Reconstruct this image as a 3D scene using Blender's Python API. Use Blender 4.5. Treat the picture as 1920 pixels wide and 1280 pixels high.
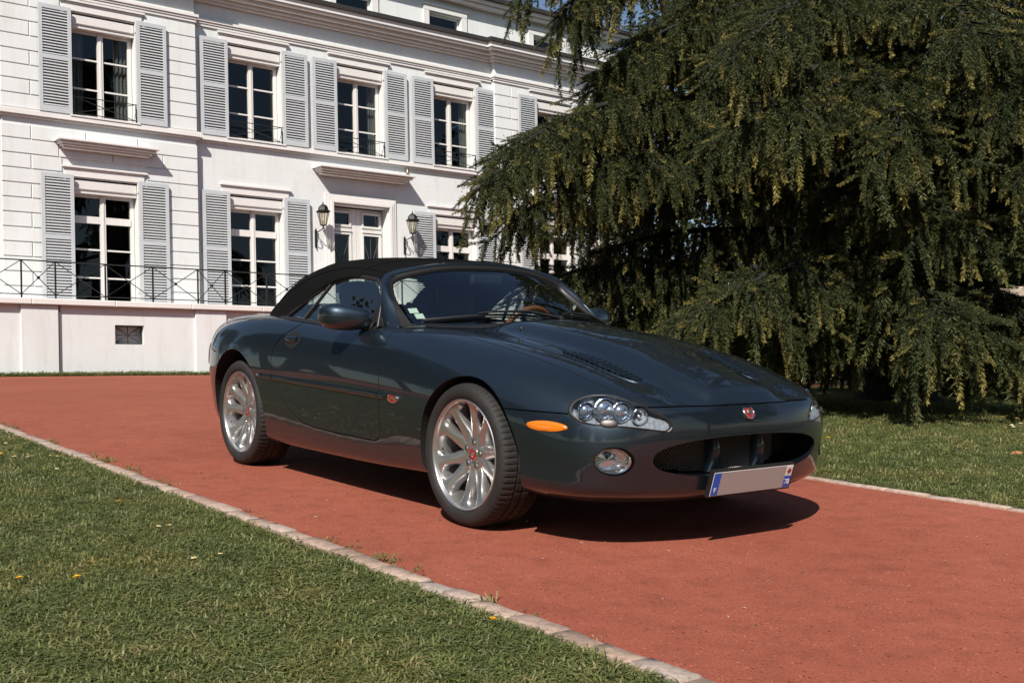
import bpy, bmesh, math, random
import numpy as np
from mathutils import Vector, Matrix
from mathutils.bvhtree import BVHTree

random.seed(7); RNG = np.random.default_rng(11)
SC = bpy.context.scene
COL = SC.collection
for o in list(bpy.data.objects): bpy.data.objects.remove(o)

# ------------------------------------------------------------------ camera, sky, sun, exposure
CZ = 1.05                                  # camera height above the world zero
cam_d = bpy.data.cameras.new('camera'); CAM = bpy.data.objects.new('camera', cam_d); COL.objects.link(CAM)
CAM.location = (0, 0, CZ)
CAM.rotation_euler = (Matrix.Rotation(math.radians(90), 4, 'X') @ Matrix.Rotation(-0.018, 4, 'Z')).to_euler()
cam_d.sensor_width = 36.0; cam_d.lens = 2147.45 / 1920 * 36.0
cam_d.shift_y = 96 / 1920.0
cam_d.clip_start = 0.05; cam_d.clip_end = 2000
SC.camera = CAM
LIGHT = Vector((0.215, 1.0145, -0.95)).normalized()      # the way the sunlight travels
W = bpy.data.worlds.new('World'); SC.world = W; W.use_nodes = True
nt = W.node_tree; nt.nodes.clear()
_o = nt.nodes.new('ShaderNodeOutputWorld'); _b = nt.nodes.new('ShaderNodeBackground'); _s = nt.nodes.new('ShaderNodeTexSky')
_s.sky_type = 'NISHITA'; _s.sun_disc = False
_s.sun_elevation = math.asin(-LIGHT.z); _s.sun_rotation = math.atan2(-LIGHT.x, -LIGHT.y)
_s.air_density = 1.0; _s.dust_density = 0.6; _s.ozone_density = 1.5
_b.inputs[1].default_value = 0.072
nt.links.new(_s.outputs[0], _b.inputs[0]); nt.links.new(_b.outputs[0], _o.inputs[0])
sun_d = bpy.data.lights.new('sun', 'SUN'); SUN = bpy.data.objects.new('sun', sun_d); COL.objects.link(SUN)
sun_d.energy = 4.6; sun_d.angle = math.radians(0.53); sun_d.color = (1.0, 0.945, 0.87)
SUN.rotation_euler = LIGHT.to_track_quat('-Z', 'Y').to_euler(); SUN.location = (-6, -20, 25)
SC.view_settings.view_transform = 'Standard'; SC.view_settings.look = 'None'
SC.view_settings.exposure = 0.34; SC.view_settings.gamma = 1.0; SC.view_settings.use_curve_mapping = False
try:
    SC.cycles.max_bounces = 6; SC.cycles.transparent_max_bounces = 14; SC.cycles.glossy_bounces = 3
    SC.cycles.transmission_bounces = 4; SC.cycles.diffuse_bounces = 1
except Exception: pass

# ------------------------------------------------------------------ materials
def new_mat(name):
    m = bpy.data.materials.new(name); m.use_nodes = True
    t = m.node_tree; b = t.nodes['Principled BSDF']
    return m, t, b
def N(t, kind, **k):
    n = t.nodes.new(kind)
    for a, v in k.items():
        if a.startswith('i_'): n.inputs[a[2:].replace('_', ' ')].default_value = v
        else: setattr(n, a, v)
    return n
def ramp(t, src, stops):
    r = t.nodes.new('ShaderNodeValToRGB'); e = r.color_ramp.elements
    while len(e) < len(stops): e.new(0.5)
    for q, (p, c) in zip(e, stops): q.position = p; q.color = (c[0], c[1], c[2], 1)
    t.links.new(src, r.inputs[0]); return r
def simple(name, col, rough=0.5, metal=0.0, coat=0.0, spec=0.5, noise=0.0, nscale=8.0, bump=0.0, bscale=60.0):
    m, t, b = new_mat(name)
    b.inputs['Base Color'].default_value = (*col, 1); b.inputs['Roughness'].default_value = rough
    b.inputs['Metallic'].default_value = metal; b.inputs['Coat Weight'].default_value = coat
    b.inputs['Coat Roughness'].default_value = 0.03; b.inputs['Specular IOR Level'].default_value = spec
    if noise > 0:
        tc = N(t, 'ShaderNodeTexCoord'); nz = N(t, 'ShaderNodeTexNoise', i_Scale=nscale, i_Detail=6.0, i_Roughness=0.6)
        t.links.new(tc.outputs['Object'], nz.inputs['Vector'])
        lo = tuple(c * (1 - noise) for c in col); hi = tuple(min(1, c * (1 + noise)) for c in col)
        r = ramp(t, nz.outputs[0], [(0.3, lo), (0.7, hi)]); t.links.new(r.outputs[0], b.inputs['Base Color'])
    if bump > 0:
        tc = N(t, 'ShaderNodeTexCoord'); nz = N(t, 'ShaderNodeTexNoise', i_Scale=bscale, i_Detail=4.0)
        t.links.new(tc.outputs['Object'], nz.inputs['Vector'])
        bp = N(t, 'ShaderNodeBump', i_Strength=bump, i_Distance=0.01)
        t.links.new(nz.outputs[0], bp.inputs['Height']); t.links.new(bp.outputs[0], b.inputs['Normal'])
    return m
def glass_mat(name, tint, refl_ior=1.5, rough=0.0, extra=0.0):
    m = bpy.data.materials.new(name); m.use_nodes = True; t = m.node_tree; t.nodes.clear()
    out = N(t, 'ShaderNodeOutputMaterial'); mix = N(t, 'ShaderNodeMixShader')
    tr = N(t, 'ShaderNodeBsdfTransparent'); tr.inputs[0].default_value = (*tint, 1)
    gl = N(t, 'ShaderNodeBsdfGlossy'); gl.inputs['Roughness'].default_value = rough
    fr = N(t, 'ShaderNodeFresnel'); ge = N(t, 'ShaderNodeNewGeometry'); mr = N(t, 'ShaderNodeMapRange')   # thin pane: the same reflection from either side
    mr.inputs['To Min'].default_value = refl_ior; mr.inputs['To Max'].default_value = 1 / refl_ior; t.links.new(ge.outputs['Backfacing'], mr.inputs['Value']); t.links.new(mr.outputs[0], fr.inputs['IOR'])
    if extra > 0:
        ad = N(t, 'ShaderNodeMath', operation='ADD', use_clamp=True); ad.inputs[1].default_value = extra
        t.links.new(fr.outputs[0], ad.inputs[0]); t.links.new(ad.outputs[0], mix.inputs[0])
    else: t.links.new(fr.outputs[0], mix.inputs[0])
    t.links.new(tr.outputs[0], mix.inputs[1]); t.links.new(gl.outputs[0], mix.inputs[2]); t.links.new(mix.outputs[0], out.inputs[0])
    return m

# ------------------------------------------------------------------ mesh building
class MB:
    def __init__(s): s.v = []; s.f = []; s.m = []; s.cur = 0
    def quad(s, *p):
        i = len(s.v); s.v += [tuple(q) for q in p]; s.f.append(tuple(range(i, i + len(p)))); s.m.append(s.cur); return s
    def box(s, x0, x1, y0, y1, z0, z1, M=None):
        p = [(x0,y0,z0),(x1,y0,z0),(x1,y1,z0),(x0,y1,z0),(x0,y0,z1),(x1,y0,z1),(x1,y1,z1),(x0,y1,z1)]
        if M is not None: p = [tuple(M @ Vector(q)) for q in p]
        i = len(s.v); s.v += p
        for f in ((0,3,2,1),(4,5,6,7),(0,1,5,4),(1,2,6,5),(2,3,7,6),(3,0,4,7)):
            s.f.append(tuple(i + k for k in f)); s.m.append(s.cur)
        return s
    def bbox(s, x0, x1, y0, y1, z0, z1, b=0.01, M=None):
        """box with chamfered front edges (towards -y)"""
        p = [(x0,y1,z0),(x1,y1,z0),(x1,y1,z1),(x0,y1,z1),(x0,y0+b,z0),(x1,y0+b,z0),(x1,y0+b,z1),(x0,y0+b,z1),
             (x0+b,y0,z0+b),(x1-b,y0,z0+b),(x1-b,y0,z1-b),(x0+b,y0,z1-b)]
        if M is not None: p = [tuple(M @ Vector(q)) for q in p]
        i = len(s.v); s.v += p
        for f in ((0,1,5,4),(1,2,6,5),(2,3,7,6),(3,0,4,7),(4,5,9,8),(5,6,10,9),(6,7,11,10),(7,4,8,11),(8,9,10,11),(0,3,2,1)):
            s.f.append(tuple(i + k for k in f)); s.m.append(s.cur)
        return s
    def beam(s, a, b, w, h, up=(0, 0, 1)):
        a = Vector(a); b = Vector(b); d = (b - a); L = d.length; d.normalize()
        u = Vector(up)
        if abs(d.dot(u)) > 0.98: u = Vector((0, 1, 0))
        r = d.cross(u).normalized(); u = r.cross(d)
        M = Matrix(((r.x, d.x, u.x, a.x), (r.y, d.y, u.y, a.y), (r.z, d.z, u.z, a.z), (0, 0, 0, 1)))
        return s.box(-w / 2, w / 2, 0, L, -h / 2, h / 2, M)
    def tube(s, path, r, n=8, cap=True):
        path = [Vector(p) for p in path]; k = len(path)
        rr = [float(q) for q in r] if hasattr(r, '__len__') else [float(r)] * k
        i0 = len(s.v); prev = None
        for j, p in enumerate(path):
            d = (path[min(j + 1, k - 1)] - path[max(j - 1, 0)])
            d = d.normalized() if d.length > 1e-9 else Vector((0, 0, 1))
            if prev is None:
                u = Vector((0, 0, 1)) if abs(d.z) < 0.9 else Vector((1, 0, 0))
            else: u = prev
            e = d.cross(u)
            e = e.normalized() if e.length > 1e-6 else d.orthogonal().normalized()
            u = e.cross(d).normalized(); prev = u
            for a in range(n):
                t = 2 * math.pi * a / n
                s.v.append(tuple(p + rr[j] * (math.cos(t) * e + math.sin(t) * u)))
        for j in range(k - 1):
            for a in range(n):
                b = (a + 1) % n
                s.f.append((i0 + j*n + a, i0 + j*n + b, i0 + (j+1)*n + b, i0 + (j+1)*n + a)); s.m.append(s.cur)
        if cap:
            s.f.append(tuple(i0 + a for a in reversed(range(n)))); s.m.append(s.cur)
            s.f.append(tuple(i0 + (k-1)*n + a for a in range(n))); s.m.append(s.cur)
        return s
    def lathe(s, prof, n=24, M=None, closed=False):
        """profile of (radius, height) about local z"""
        i0 = len(s.v); k = len(prof)
        for (r, h) in prof:
            for a in range(n):
                t = 2 * math.pi * a / n; q = Vector((r * math.cos(t), r * math.sin(t), h))
                s.v.append(tuple(M @ q) if M is not None else tuple(q))
        for j in range(k - 1):
            for a in range(n):
                b = (a + 1) % n
                s.f.append((i0 + j*n + a, i0 + j*n + b, i0 + (j+1)*n + b, i0 + (j+1)*n + a)); s.m.append(s.cur)
        return s
    def grid(s, P):
        """P: rows x cols of points"""
        i0 = len(s.v); r = len(P); c = len(P[0])
        for row in P: s.v += [tuple(q) for q in row]
        for j in range(r - 1):
            for i in range(c - 1):
                s.f.append((i0 + j*c + i, i0 + j*c + i + 1, i0 + (j+1)*c + i + 1, i0 + (j+1)*c + i)); s.m.append(s.cur)
        return s
    def prism(s, poly, a, b, fn):
        """closed prism: 2-D polygon swept from a to b; fn(u, v, w) -> point"""
        n = len(poly); i = len(s.v)
        s.v += [tuple(fn(u, v, a)) for u, v in poly] + [tuple(fn(u, v, b)) for u, v in poly]
        s.f.append(tuple(range(i, i + n))); s.m.append(s.cur)
        s.f.append(tuple(reversed(range(i + n, i + 2*n)))); s.m.append(s.cur)
        for k in range(n):
            j = (k + 1) % n; s.f.append((i + k, i + n + k, i + n + j, i + j)); s.m.append(s.cur)
        return s
    def mesh(s, name, mats, smooth=None, recalc=True):
        me = bpy.data.meshes.new(name); me.from_pydata(s.v, [], s.f)
        for mm in (mats if isinstance(mats, (list, tuple)) else [mats]): me.materials.append(mm)
        if len(set(s.m)) > 1 or s.cur: me.polygons.foreach_set('material_index', s.m)
        if recalc:
            bm = bmesh.new(); bm.from_mesh(me); bmesh.ops.recalc_face_normals(bm, faces=bm.faces[:]); bm.to_mesh(me); bm.free()
        if smooth is not None:
            me.polygons.foreach_set('use_smooth', [True] * len(me.polygons))
            if smooth < 180: me.set_sharp_from_angle(angle=math.radians(smooth))
        me.update(); return me
    def build(s, name, mats, parent=None, smooth=None, recalc=True):
        return link(name, s.mesh(name, mats, smooth, recalc), parent)
def link(name, me, parent=None):
    o = bpy.data.objects.new(name, me); COL.objects.link(o)
    if parent is not None: o.parent = parent
    return o
def tag(o, label=None, cat=None, group=None, kind=None):
    if label: o['label'] = label
    if cat: o['category'] = cat
    if group: o['group'] = group
    if kind: o['kind'] = kind
    return o
def thing(name, label, cat, M=None, group=None):
    o = bpy.data.objects.new(name, None); COL.objects.link(o); o.empty_display_size = 0.2
    if M is not None: o.matrix_world = M
    return tag(o, label, cat, group)
def copy_tree(o, parent=None):
    c = o.copy(); COL.objects.link(c); c.parent = parent
    for ch in list(o.children): copy_tree(ch, c)
    return c

# ------------------------------------------------------------------ the lie of the land
CAR_R = np.array([[0.5966, 0.8020, 0.0312], [-0.7990, 0.5971, -0.0713], [-0.0758, 0.0176, 0.9970]])
CAR_T = np.array([0.4471, 5.9518, CZ - 0.6272])
def car2w(X, Y, Z=0.0): return CAR_R @ np.array([X, Y, Z]) + CAR_T
def G(x, y):
    """ground height: the drive climbs towards the house and eases off in front of it"""
    xx = 25 * np.tanh(np.asarray(x, float) / 25); y = np.asarray(y, float)
    e = np.clip(y - 9, 0, None); ease = np.where(e < 4, e * e / 8, e - 2)
    far = np.clip(y - 24, 0, None); back = np.clip(-6 - y, 0, None)
    return CAR_T[2] - (0.0312 * (xx - CAR_T[0]) - 0.0713 * (y - CAR_T[1])) / 0.997 - 0.030 * ease - 0.040 * far + 0.06 * back
HD = np.array([0.78156, 0.62383]); HN = np.array([0.62383, -0.78156]); HO = np.array([-7.023, 26.0])
def h2w(s, o): return HO + HD * s + HN * o
# ================================================================== ground, drive, kerbs
def m_ground():
    m, t, b = new_mat('lawn_soil'); tc = N(t, 'ShaderNodeNewGeometry')
    n1 = N(t, 'ShaderNodeTexNoise', i_Scale=1.3, i_Detail=8.0, i_Roughness=0.7)
    n2 = N(t, 'ShaderNodeTexNoise', i_Scale=45.0, i_Detail=5.0, i_Roughness=0.7)
    t.links.new(tc.outputs['Position'], n1.inputs['Vector']); t.links.new(tc.outputs['Position'], n2.inputs['Vector'])
    r1 = ramp(t, n1.outputs[0], [(0.3, (0.075, 0.082, 0.028)), (0.55, (0.12, 0.12, 0.045)), (0.75, (0.19, 0.155, 0.07))])
    r2 = ramp(t, n2.outputs[0], [(0.3, (0.35, 0.35, 0.35)), (0.7, (1.1, 1.1, 1.0))])
    mx = N(t, 'ShaderNodeMixRGB', blend_type='MULTIPLY'); mx.inputs[0].default_value = 1
    t.links.new(r1.outputs[0], mx.inputs[1]); t.links.new(r2.outputs[0], mx.inputs[2]); t.links.new(mx.outputs[0], b.inputs['Base Color'])
    b.inputs['Roughness'].default_value = 0.95; b.inputs['Specular IOR Level'].default_value = 0.1
    bp = N(t, 'ShaderNodeBump', i_Strength=0.8, i_Distance=0.03); t.links.new(n2.outputs[0], bp.inputs['Height']); t.links.new(bp.outputs[0], b.inputs['Normal'])
    return m
def m_drive():
    m, t, b = new_mat('red_tarmac'); g = N(t, 'ShaderNodeNewGeometry')
    def nz(scale, det=4.0, ro=0.6):
        n = N(t, 'ShaderNodeTexNoise', i_Scale=scale, i_Detail=det, i_Roughness=ro); t.links.new(g.outputs['Position'], n.inputs['Vector']); return n
    big = nz(0.55, 5.0); mid = nz(7.0, 6.0, 0.7); fine = nz(170.0, 2.0, 0.5)
    vo = N(t, 'ShaderNodeTexVoronoi', i_Scale=130.0); t.links.new(g.outputs['Position'], vo.inputs['Vector'])
    base = ramp(t, big.outputs[0], [(0.25, (0.270, 0.072, 0.043)), (0.5, (0.312, 0.087, 0.051)), (0.75, (0.350, 0.105, 0.063))])
    mm = ramp(t, mid.outputs[0], [(0.25, (0.74, 0.72, 0.72)), (0.5, (1, 1, 1)), (0.8, (1.14, 1.15, 1.16))])
    ff = ramp(t, fine.outputs[0], [(0.28, (0.52, 0.50, 0.50)), (0.44, (0.95, 0.95, 0.95)), (0.66, (1.10, 1.10, 1.10))])
    cs = N(t, 'ShaderNodeSeparateColor'); t.links.new(vo.outputs['Color'], cs.inputs[0])
    sp = ramp(t, cs.outputs[0], [(0.0, (0.35, 0.35, 0.36)), (0.035, (1, 1, 1)), (0.985, (1, 1, 1)), (0.995, (1.5, 1.9, 2.0))])
    x = base.outputs[0]
    for q in (mm, ff, sp):
        k = N(t, 'ShaderNodeMixRGB', blend_type='MULTIPLY'); k.inputs[0].default_value = 1
        t.links.new(x, k.inputs[1]); t.links.new(q.outputs[0], k.inputs[2]); x = k.outputs[0]
    t.links.new(x, b.inputs['Base Color']); b.inputs['Roughness'].default_value = 0.92; b.inputs['Specular IOR Level'].default_value = 0.25
    bp = N(t, 'ShaderNodeBump', i_Strength=0.9, i_Distance=0.004); t.links.new(fine.outputs[0], bp.inputs['Height']); t.links.new(bp.outputs[0], b.inputs['Normal'])
    return m
M_GROUND = m_ground(); M_DRIVE = m_drive()
def axis(a, b, dense, step, far):
    n = [a]; 
    core = list(np.arange(dense[0], dense[1] + 1e-6, step))
    left = [-q for q in np.geomspace(-dense[0], -a, far)][1:][::-1] if a < dense[0] else []
    right = list(np.geomspace(dense[1], b, far))[1:]
    return np.array(left + core + right)
xs = axis(-400, 400, (-26, 26), 0.8, 10); ys = axis(-300, 500, (-12, 46), 0.8, 10)
mb = MB(); XX, YY = np.meshgrid(xs, ys); ZZ = G(XX, YY)
mb.grid(np.dstack([XX, YY, ZZ])); tag(mb.build('ground', M_GROUND, smooth=180), kind='structure')
# the straight drive, in the car's own axes, and the forecourt along the house
mb = MB(); Xs = np.linspace(-11.5, 9, 60); Ys = np.linspace(-1.585, 1.845, 12)
mb.grid([[(p[0], p[1], float(G(p[0], p[1])) + 0.010) for p in [car2w(X, Y) for Y in Ys]] for X in Xs])
tag(mb.build('drive', M_DRIVE, smooth=180), kind='structure')
mb = MB(); ss = np.linspace(-26, 30, 80); oo = np.linspace(2.05, 11.3, 16)
P = []
for o in oo:
    row = []
    for s in ss:
        x, y = h2w(s, o + (0.25 * math.sin(s * .5) if o > 11 else 0)); row.append((x, y, float(G(x, y)) + 0.006))
    P.append(row)
mb.grid(P); tag(mb.build('forecourt', M_DRIVE, smooth=180), kind='structure')
# kerb setts, one object each
def m_sett():
    m, t, b = new_mat('kerb_sandstone'); oi = N(t, 'ShaderNodeObjectInfo'); g = N(t, 'ShaderNodeNewGeometry')
    r = ramp(t, oi.outputs['Random'], [(0.0, (0.37, 0.26, 0.20)), (0.35, (0.47, 0.34, 0.27)), (0.7, (0.52, 0.39, 0.315)), (1.0, (0.40, 0.33, 0.285))])
    n = N(t, 'ShaderNodeTexNoise', i_Scale=38.0, i_Detail=6.0, i_Roughness=0.7); t.links.new(g.outputs['Position'], n.inputs['Vector'])
    q = ramp(t, n.outputs[0], [(0.3, (0.62, 0.60, 0.58)), (0.6, (1.0, 1.0, 1.0)), (0.8, (1.2, 1.2, 1.2))])
    k = N(t, 'ShaderNodeMixRGB', blend_type='MULTIPLY'); k.inputs[0].default_value = 1
    t.links.new(r.outputs[0], k.inputs[1]); t.links.new(q.outputs[0], k.inputs[2]); t.links.new(k.outputs[0], b.inputs['Base Color'])
    b.inputs['Roughness'].default_value = 0.85
    bp = N(t, 'ShaderNodeBump', i_Strength=0.5, i_Distance=0.01); t.links.new(n.outputs[0], bp.inputs['Height']); t.links.new(bp.outputs[0], b.inputs['Normal'])
    return m
M_SETT = m_sett()
def sett_mesh(k):
    r = random.Random(k); mb = MB(); rows = []
    prof = [(-0.5, -0.06), (-0.5, -0.006), (-0.40, 0.0), (0.40, 0.0), (0.5, -0.006), (0.5, -0.06)]
    for x in (-0.5, -0.47, -0.2, 0.2, 0.47, 0.5):
        e = abs(x) > 0.48
        rows.append([(x, y + r.uniform(-.05, .05), z - (0.007 if e and z > -.03 else 0) + r.uniform(-.0025, .0025)) for y, z in prof])
    mb.grid(rows); i = len(mb.v) - 36
    mb.f.append(tuple(i + q for q in range(6))); mb.m.append(0); mb.f.append(tuple(i + 30 + q for q in reversed(range(6)))); mb.m.append(0)
    return mb.mesh('sett', M_SETT, smooth=35)
SETTS = [sett_mesh(k) for k in range(6)]
def kerb(name, Y, w, X0, X1, label):
    root = bpy.data.objects.new(name, None); COL.objects.link(root); root['kind'] = 'structure'; root['label'] = label
    p = car2w((X0 + X1) / 2, Y); root.location = p; X = X0; i = 0
    while X < X1:
        L = random.uniform(0.15, 0.30); c = car2w(X + L / 2, Y + random.uniform(-.006, .006)); z = float(G(c[0], c[1])) + 0.024 + random.uniform(-.003, .004)
        o = bpy.data.objects.new('sett', SETTS[i % 6]); COL.objects.link(o); o.parent = root
        o.matrix_basis = Matrix.Translation(-Vector(p)) @ Matrix.Translation((c[0], c[1], z)) @ Matrix.Rotation(math.atan2(-0.799, 0.5966) + random.uniform(-.02, .02), 4, 'Z') @ Matrix.Rotation(0.076, 4, 'Y') @ Matrix.Diagonal((L - 0.008, w * random.uniform(.9, 1.1), 1, 1))
        X += L; i += 1
kerb('lawn_kerb', -1.626, 0.086, -8.5, 3.6, 'row of pinkish stone setts edging the lawn in the foreground')
kerb('tree_kerb', 1.875, 0.075, -5.0, 3.2, 'row of pinkish stone setts edging the lawn below the cedar')
# ================================================================== the house
def m_render(name, col, joints=False):
    m, t, b = new_mat(name); tc = N(t, 'ShaderNodeTexCoord')
    n1 = N(t, 'ShaderNodeTexNoise', i_Scale=0.9, i_Detail=7.0, i_Roughness=0.65); n2 = N(t, 'ShaderNodeTexNoise', i_Scale=55.0, i_Detail=4.0)
    mp = N(t, 'ShaderNodeMapping'); mp.inputs['Scale'].default_value = (3.0, 3.0, 0.35)
    t.links.new(tc.outputs['Object'], mp.inputs[0]); n3 = N(t, 'ShaderNodeTexNoise', i_Scale=1.6, i_Detail=6.0, i_Roughness=0.7); t.links.new(mp.outputs[0], n3.inputs['Vector'])
    for n in (n1, n2): t.links.new(tc.outputs['Object'], n.inputs['Vector'])
    r = ramp(t, n1.outputs[0], [(0.3, tuple(c * .93 for c in col)), (0.6, col)])
    q = ramp(t, n3.outputs[0], [(0.28, (0.90, 0.885, 0.86)), (0.5, (1, 1, 1))])
    k = N(t, 'ShaderNodeMixRGB', blend_type='MULTIPLY'); k.inputs[0].default_value = 1
    t.links.new(r.outputs[0], k.inputs[1]); t.links.new(q.outputs[0], k.inputs[2]); t.links.new(k.outputs[0], b.inputs['Base Color'])
    b.inputs['Roughness'].default_value = 0.85; b.inputs['Specular IOR Level'].default_value = 0.2
    bp = N(t, 'ShaderNodeBump', i_Strength=0.25, i_Distance=0.004); t.links.new(n2.outputs[0], bp.inputs['Height'])
    if joints:                                            # the faint scored courses of the middle bay
        mp2 = N(t, 'ShaderNodeMapping'); mp2.inputs['Rotation'].default_value = (math.radians(90), 0, 0); t.links.new(tc.outputs['Object'], mp2.inputs[0])
        br = N(t, 'ShaderNodeTexBrick', i_Scale=1.0); br.inputs['Mortar Size'].default_value = 0.006; br.inputs['Brick Width'].default_value = 0.75; br.inputs['Row Height'].default_value = 0.30
        t.links.new(mp2.outputs[0], br.inputs['Vector'])
        b2 = N(t, 'ShaderNodeBump', i_Strength=0.35, i_Distance=0.01, invert=True); t.links.new(br.outputs['Fac'], b2.inputs['Height'])
        t.links.new(bp.outputs[0], b2.inputs['Normal']); bp = b2
    t.links.new(bp.outputs[0], b.inputs['Normal'])
    return m
M_WALL = m_render('white_render', (0.79, 0.80, 0.785)); M_WALLJ = m_render('white_render_scored', (0.79, 0.80, 0.785), True)
M_TRIM = simple('white_stone_trim', (0.80, 0.77, 0.735), 0.8, noise=0.05, nscale=2.0)
M_PAINT = simple('white_joinery', (0.78, 0.75, 0.71), 0.45, noise=0.03)
M_SHUT = simple('pale_grey_shutter', (0.55, 0.572, 0.585), 0.55, noise=0.05, nscale=3.0)
M_IRON = simple('black_iron', (0.012, 0.011, 0.010), 0.5, noise=0.2)
M_GUT = simple('dark_zinc', (0.035, 0.032, 0.03), 0.6, noise=0.2, nscale=1.5)
M_SLATE = simple('slate', (0.06, 0.065, 0.075), 0.6, noise=0.25, nscale=4.0)
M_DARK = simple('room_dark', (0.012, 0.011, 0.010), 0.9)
M_CURT = simple('curtain', (0.42, 0.42, 0.38), 0.9)
M_WIN = glass_mat('window_glass', (0.42, 0.45, 0.45), 1.5, extra=0.015)
M_LANT = glass_mat('lantern_glass', (0.80, 0.78, 0.70), 1.45, rough=0.05)

HM = Matrix.Translation((HO[0], HO[1], CZ)) @ Matrix.Rotation(math.atan2(HD[1], HD[0]), 4, 'Z')   # local x along the front, -y outwards
HOUSE = thing('mansion', 'large white two-storey mansion with grey louvred shutters and an attic', 'house', HM)
def wall_holes(mb, x0, x1, z0, z1, y, depth, holes):
    xs = sorted({x0, x1, *[q for h in holes for q in h[:2]]}); zs = sorted({z0, z1, *[q for h in holes for q in h[2:]]})
    inside = lambda a, c: any(h[0] < a < h[1] and h[2] < c < h[3] for h in holes)
    for a, b in zip(xs, xs[1:]):
        for c, d in zip(zs, zs[1:]):
            if not inside((a + b) / 2, (c + d) / 2): mb.quad((a, y, c), (b, y, c), (b, y, d), (a, y, d))
    for h in holes:
        a, b, c, d = h; e = y + depth
        mb.quad((a, y, c), (a, e, c), (a, e, d), (a, y, d)); mb.quad((b, y, c), (b, y, d), (b, e, d), (b, e, c))
        mb.quad((a, y, d), (a, e, d), (b, e, d), (b, y, d)); mb.quad((a, y, c), (b, y, c), (b, e, c), (a, e, c))
CX = {'L': -2.17, 1: 1.405, 2: 4.27, 3: 7.15, 'R': 10.56}
BAYX = (-4.25, -0.11, 8.45, 13.3); BAY = 0.15
HW = 0.695
up = lambda c: (c - HW, c + HW, 5.99, 8.18); lo = lambda c: (c - HW, c + HW, 2.0, 4.69)
DOOR = (3.47, 5.03, 2.0, 4.72)
mb = MB(); wall_holes(mb, BAYX[1] - .02, BAYX[2] + .02, 0.0, 9.5, 0.0, 0.34, [up(CX[1]), up(CX[2]), up(CX[3]), lo(CX[1]), DOOR, lo(CX[3])])
wall_mid = mb.build('wall', M_WALLJ, HOUSE, recalc=False); wall_mid['label'] = 'smooth white middle wall of the front'
bays = {}
for k, x0, x1 in (('L', BAYX[0], BAYX[1]), ('R', BAYX[2], BAYX[3])):
    mb = MB(); wall_holes(mb, x0, x1, 0.0, 9.5, -BAY, 0.36, [up(CX[k]), lo(CX[k])])
    for x in (x0, x1):
        far = 9.0 if x in (BAYX[0], BAYX[3]) else 0.02
        mb.quad((x, -BAY, 0), (x, far, 0), (x, far, 9.5), (x, -BAY, 9.5))
    bays[k] = mb.build('wall', M_WALL, HOUSE, recalc=False); bays[k]['label'] = 'projecting end bay faced with jointed white blocks'
# dressed blocks of the two end bays, each its own piece
def blocks(k, x0, x1):
    c = CX[k]; par = bays[k]; r = random.Random(3 if k == 'L' else 5)
    z = 2.06; row = 0; H = 0.302; g = 0.011
    while z < 8.35:
        z1 = min(z + H, 8.44)
        if z < 5.99 and z1 > 5.80: z = 6.0 if z > 5.6 else z; z1 = min(z + H, 5.80) if z < 5.8 else z + H
        if z1 - z < 0.1: z = 6.0; continue
        spans = []
        blocked = None
        if z1 > 2.0 and z < 4.69 + .28: blocked = (c - HW - (0.0 if z1 < 4.69 else .2), c + HW + (0.0 if z1 < 4.69 else .2))
        if z1 > 5.99 and z < 8.18 + .28: blocked = (c - HW - (0 if z1 < 8.18 else .2), c + HW + (0 if z1 < 8.18 else .2))
        cuts = [x0]
        step = [0.56] if row % 2 else [1.12]
        x = x0 + step[0]; 
        while x < x1 - 0.3: cuts.append(x); x += 1.12
        cuts.append(x1)
        for a, b in zip(cuts, cuts[1:]):
            if blocked:
                if b <= blocked[0] or a >= blocked[1]: spans.append((a, b))
                else:
                    if blocked[0] - a > 0.06: spans.append((a, blocked[0]))
                    if b - blocked[1] > 0.06: spans.append((blocked[1], b))
            else: spans.append((a, b))
        for a, b in spans:
            ea = -0.018 if abs(a - x0) < 1e-6 else g; eb = -0.018 if abs(b - x1) < 1e-6 else g
            m = MB().bbox(a + ea, b - eb, -BAY - 0.020 - r.uniform(0, .0015), -BAY + 0.01, z + g, z1 - g, 0.008)
            m.build('block', M_WALL, par)
        z = z1; row += 1
blocks('L', BAYX[0], BAYX[1]); blocks('R', BAYX[2], BAYX[3])
# string courses, cornice and gutter follow the breaks of the bays
def run(mb, prof, shift=0.0):
    """prof: list of (z0, z1, projection)"""
    for z0, z1, p in prof:
        mb.box(BAYX[1], BAYX[2], -p, 0.02, z0, z1)
        for a, b in ((BAYX[0], BAYX[1]), (BAYX[2], BAYX[3])):
            mb.box(a - p, b + p, -BAY - p - 0.002, 0.021 - BAY if p < .05 else 0.03, z0 + .001, z1 + .001)
mb = MB(); run(mb, [(5.83, 5.87, 0.055), (5.87, 5.955, 0.11), (5.955, 5.985, 0.085)]); mb.build('string_course', M_TRIM, HOUSE)
mb = MB(); run(mb, [(8.46, 8.52, 0.035), (8.52, 8.57, 0.055), (8.57, 8.63, 0.08)]); mb.build('frieze_moulding', M_TRIM, HOUSE)
mb = MB(); run(mb, [(9.00, 9.06, 0.08), (9.06, 9.13, 0.14), (9.13, 9.22, 0.24), (9.22, 9.27, 0.36), (9.27, 9.40, 0.40)]); mb.build('cornice', M_TRIM, HOUSE)
mb = MB(); run(mb, [(9.40, 9.50, 0.46)]); mb.box(BAYX[0] - .4, BAYX[3] + .4, -0.40, 1.2, 9.502, 9.53); mb.build('gutter', M_GUT, HOUSE)
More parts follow.
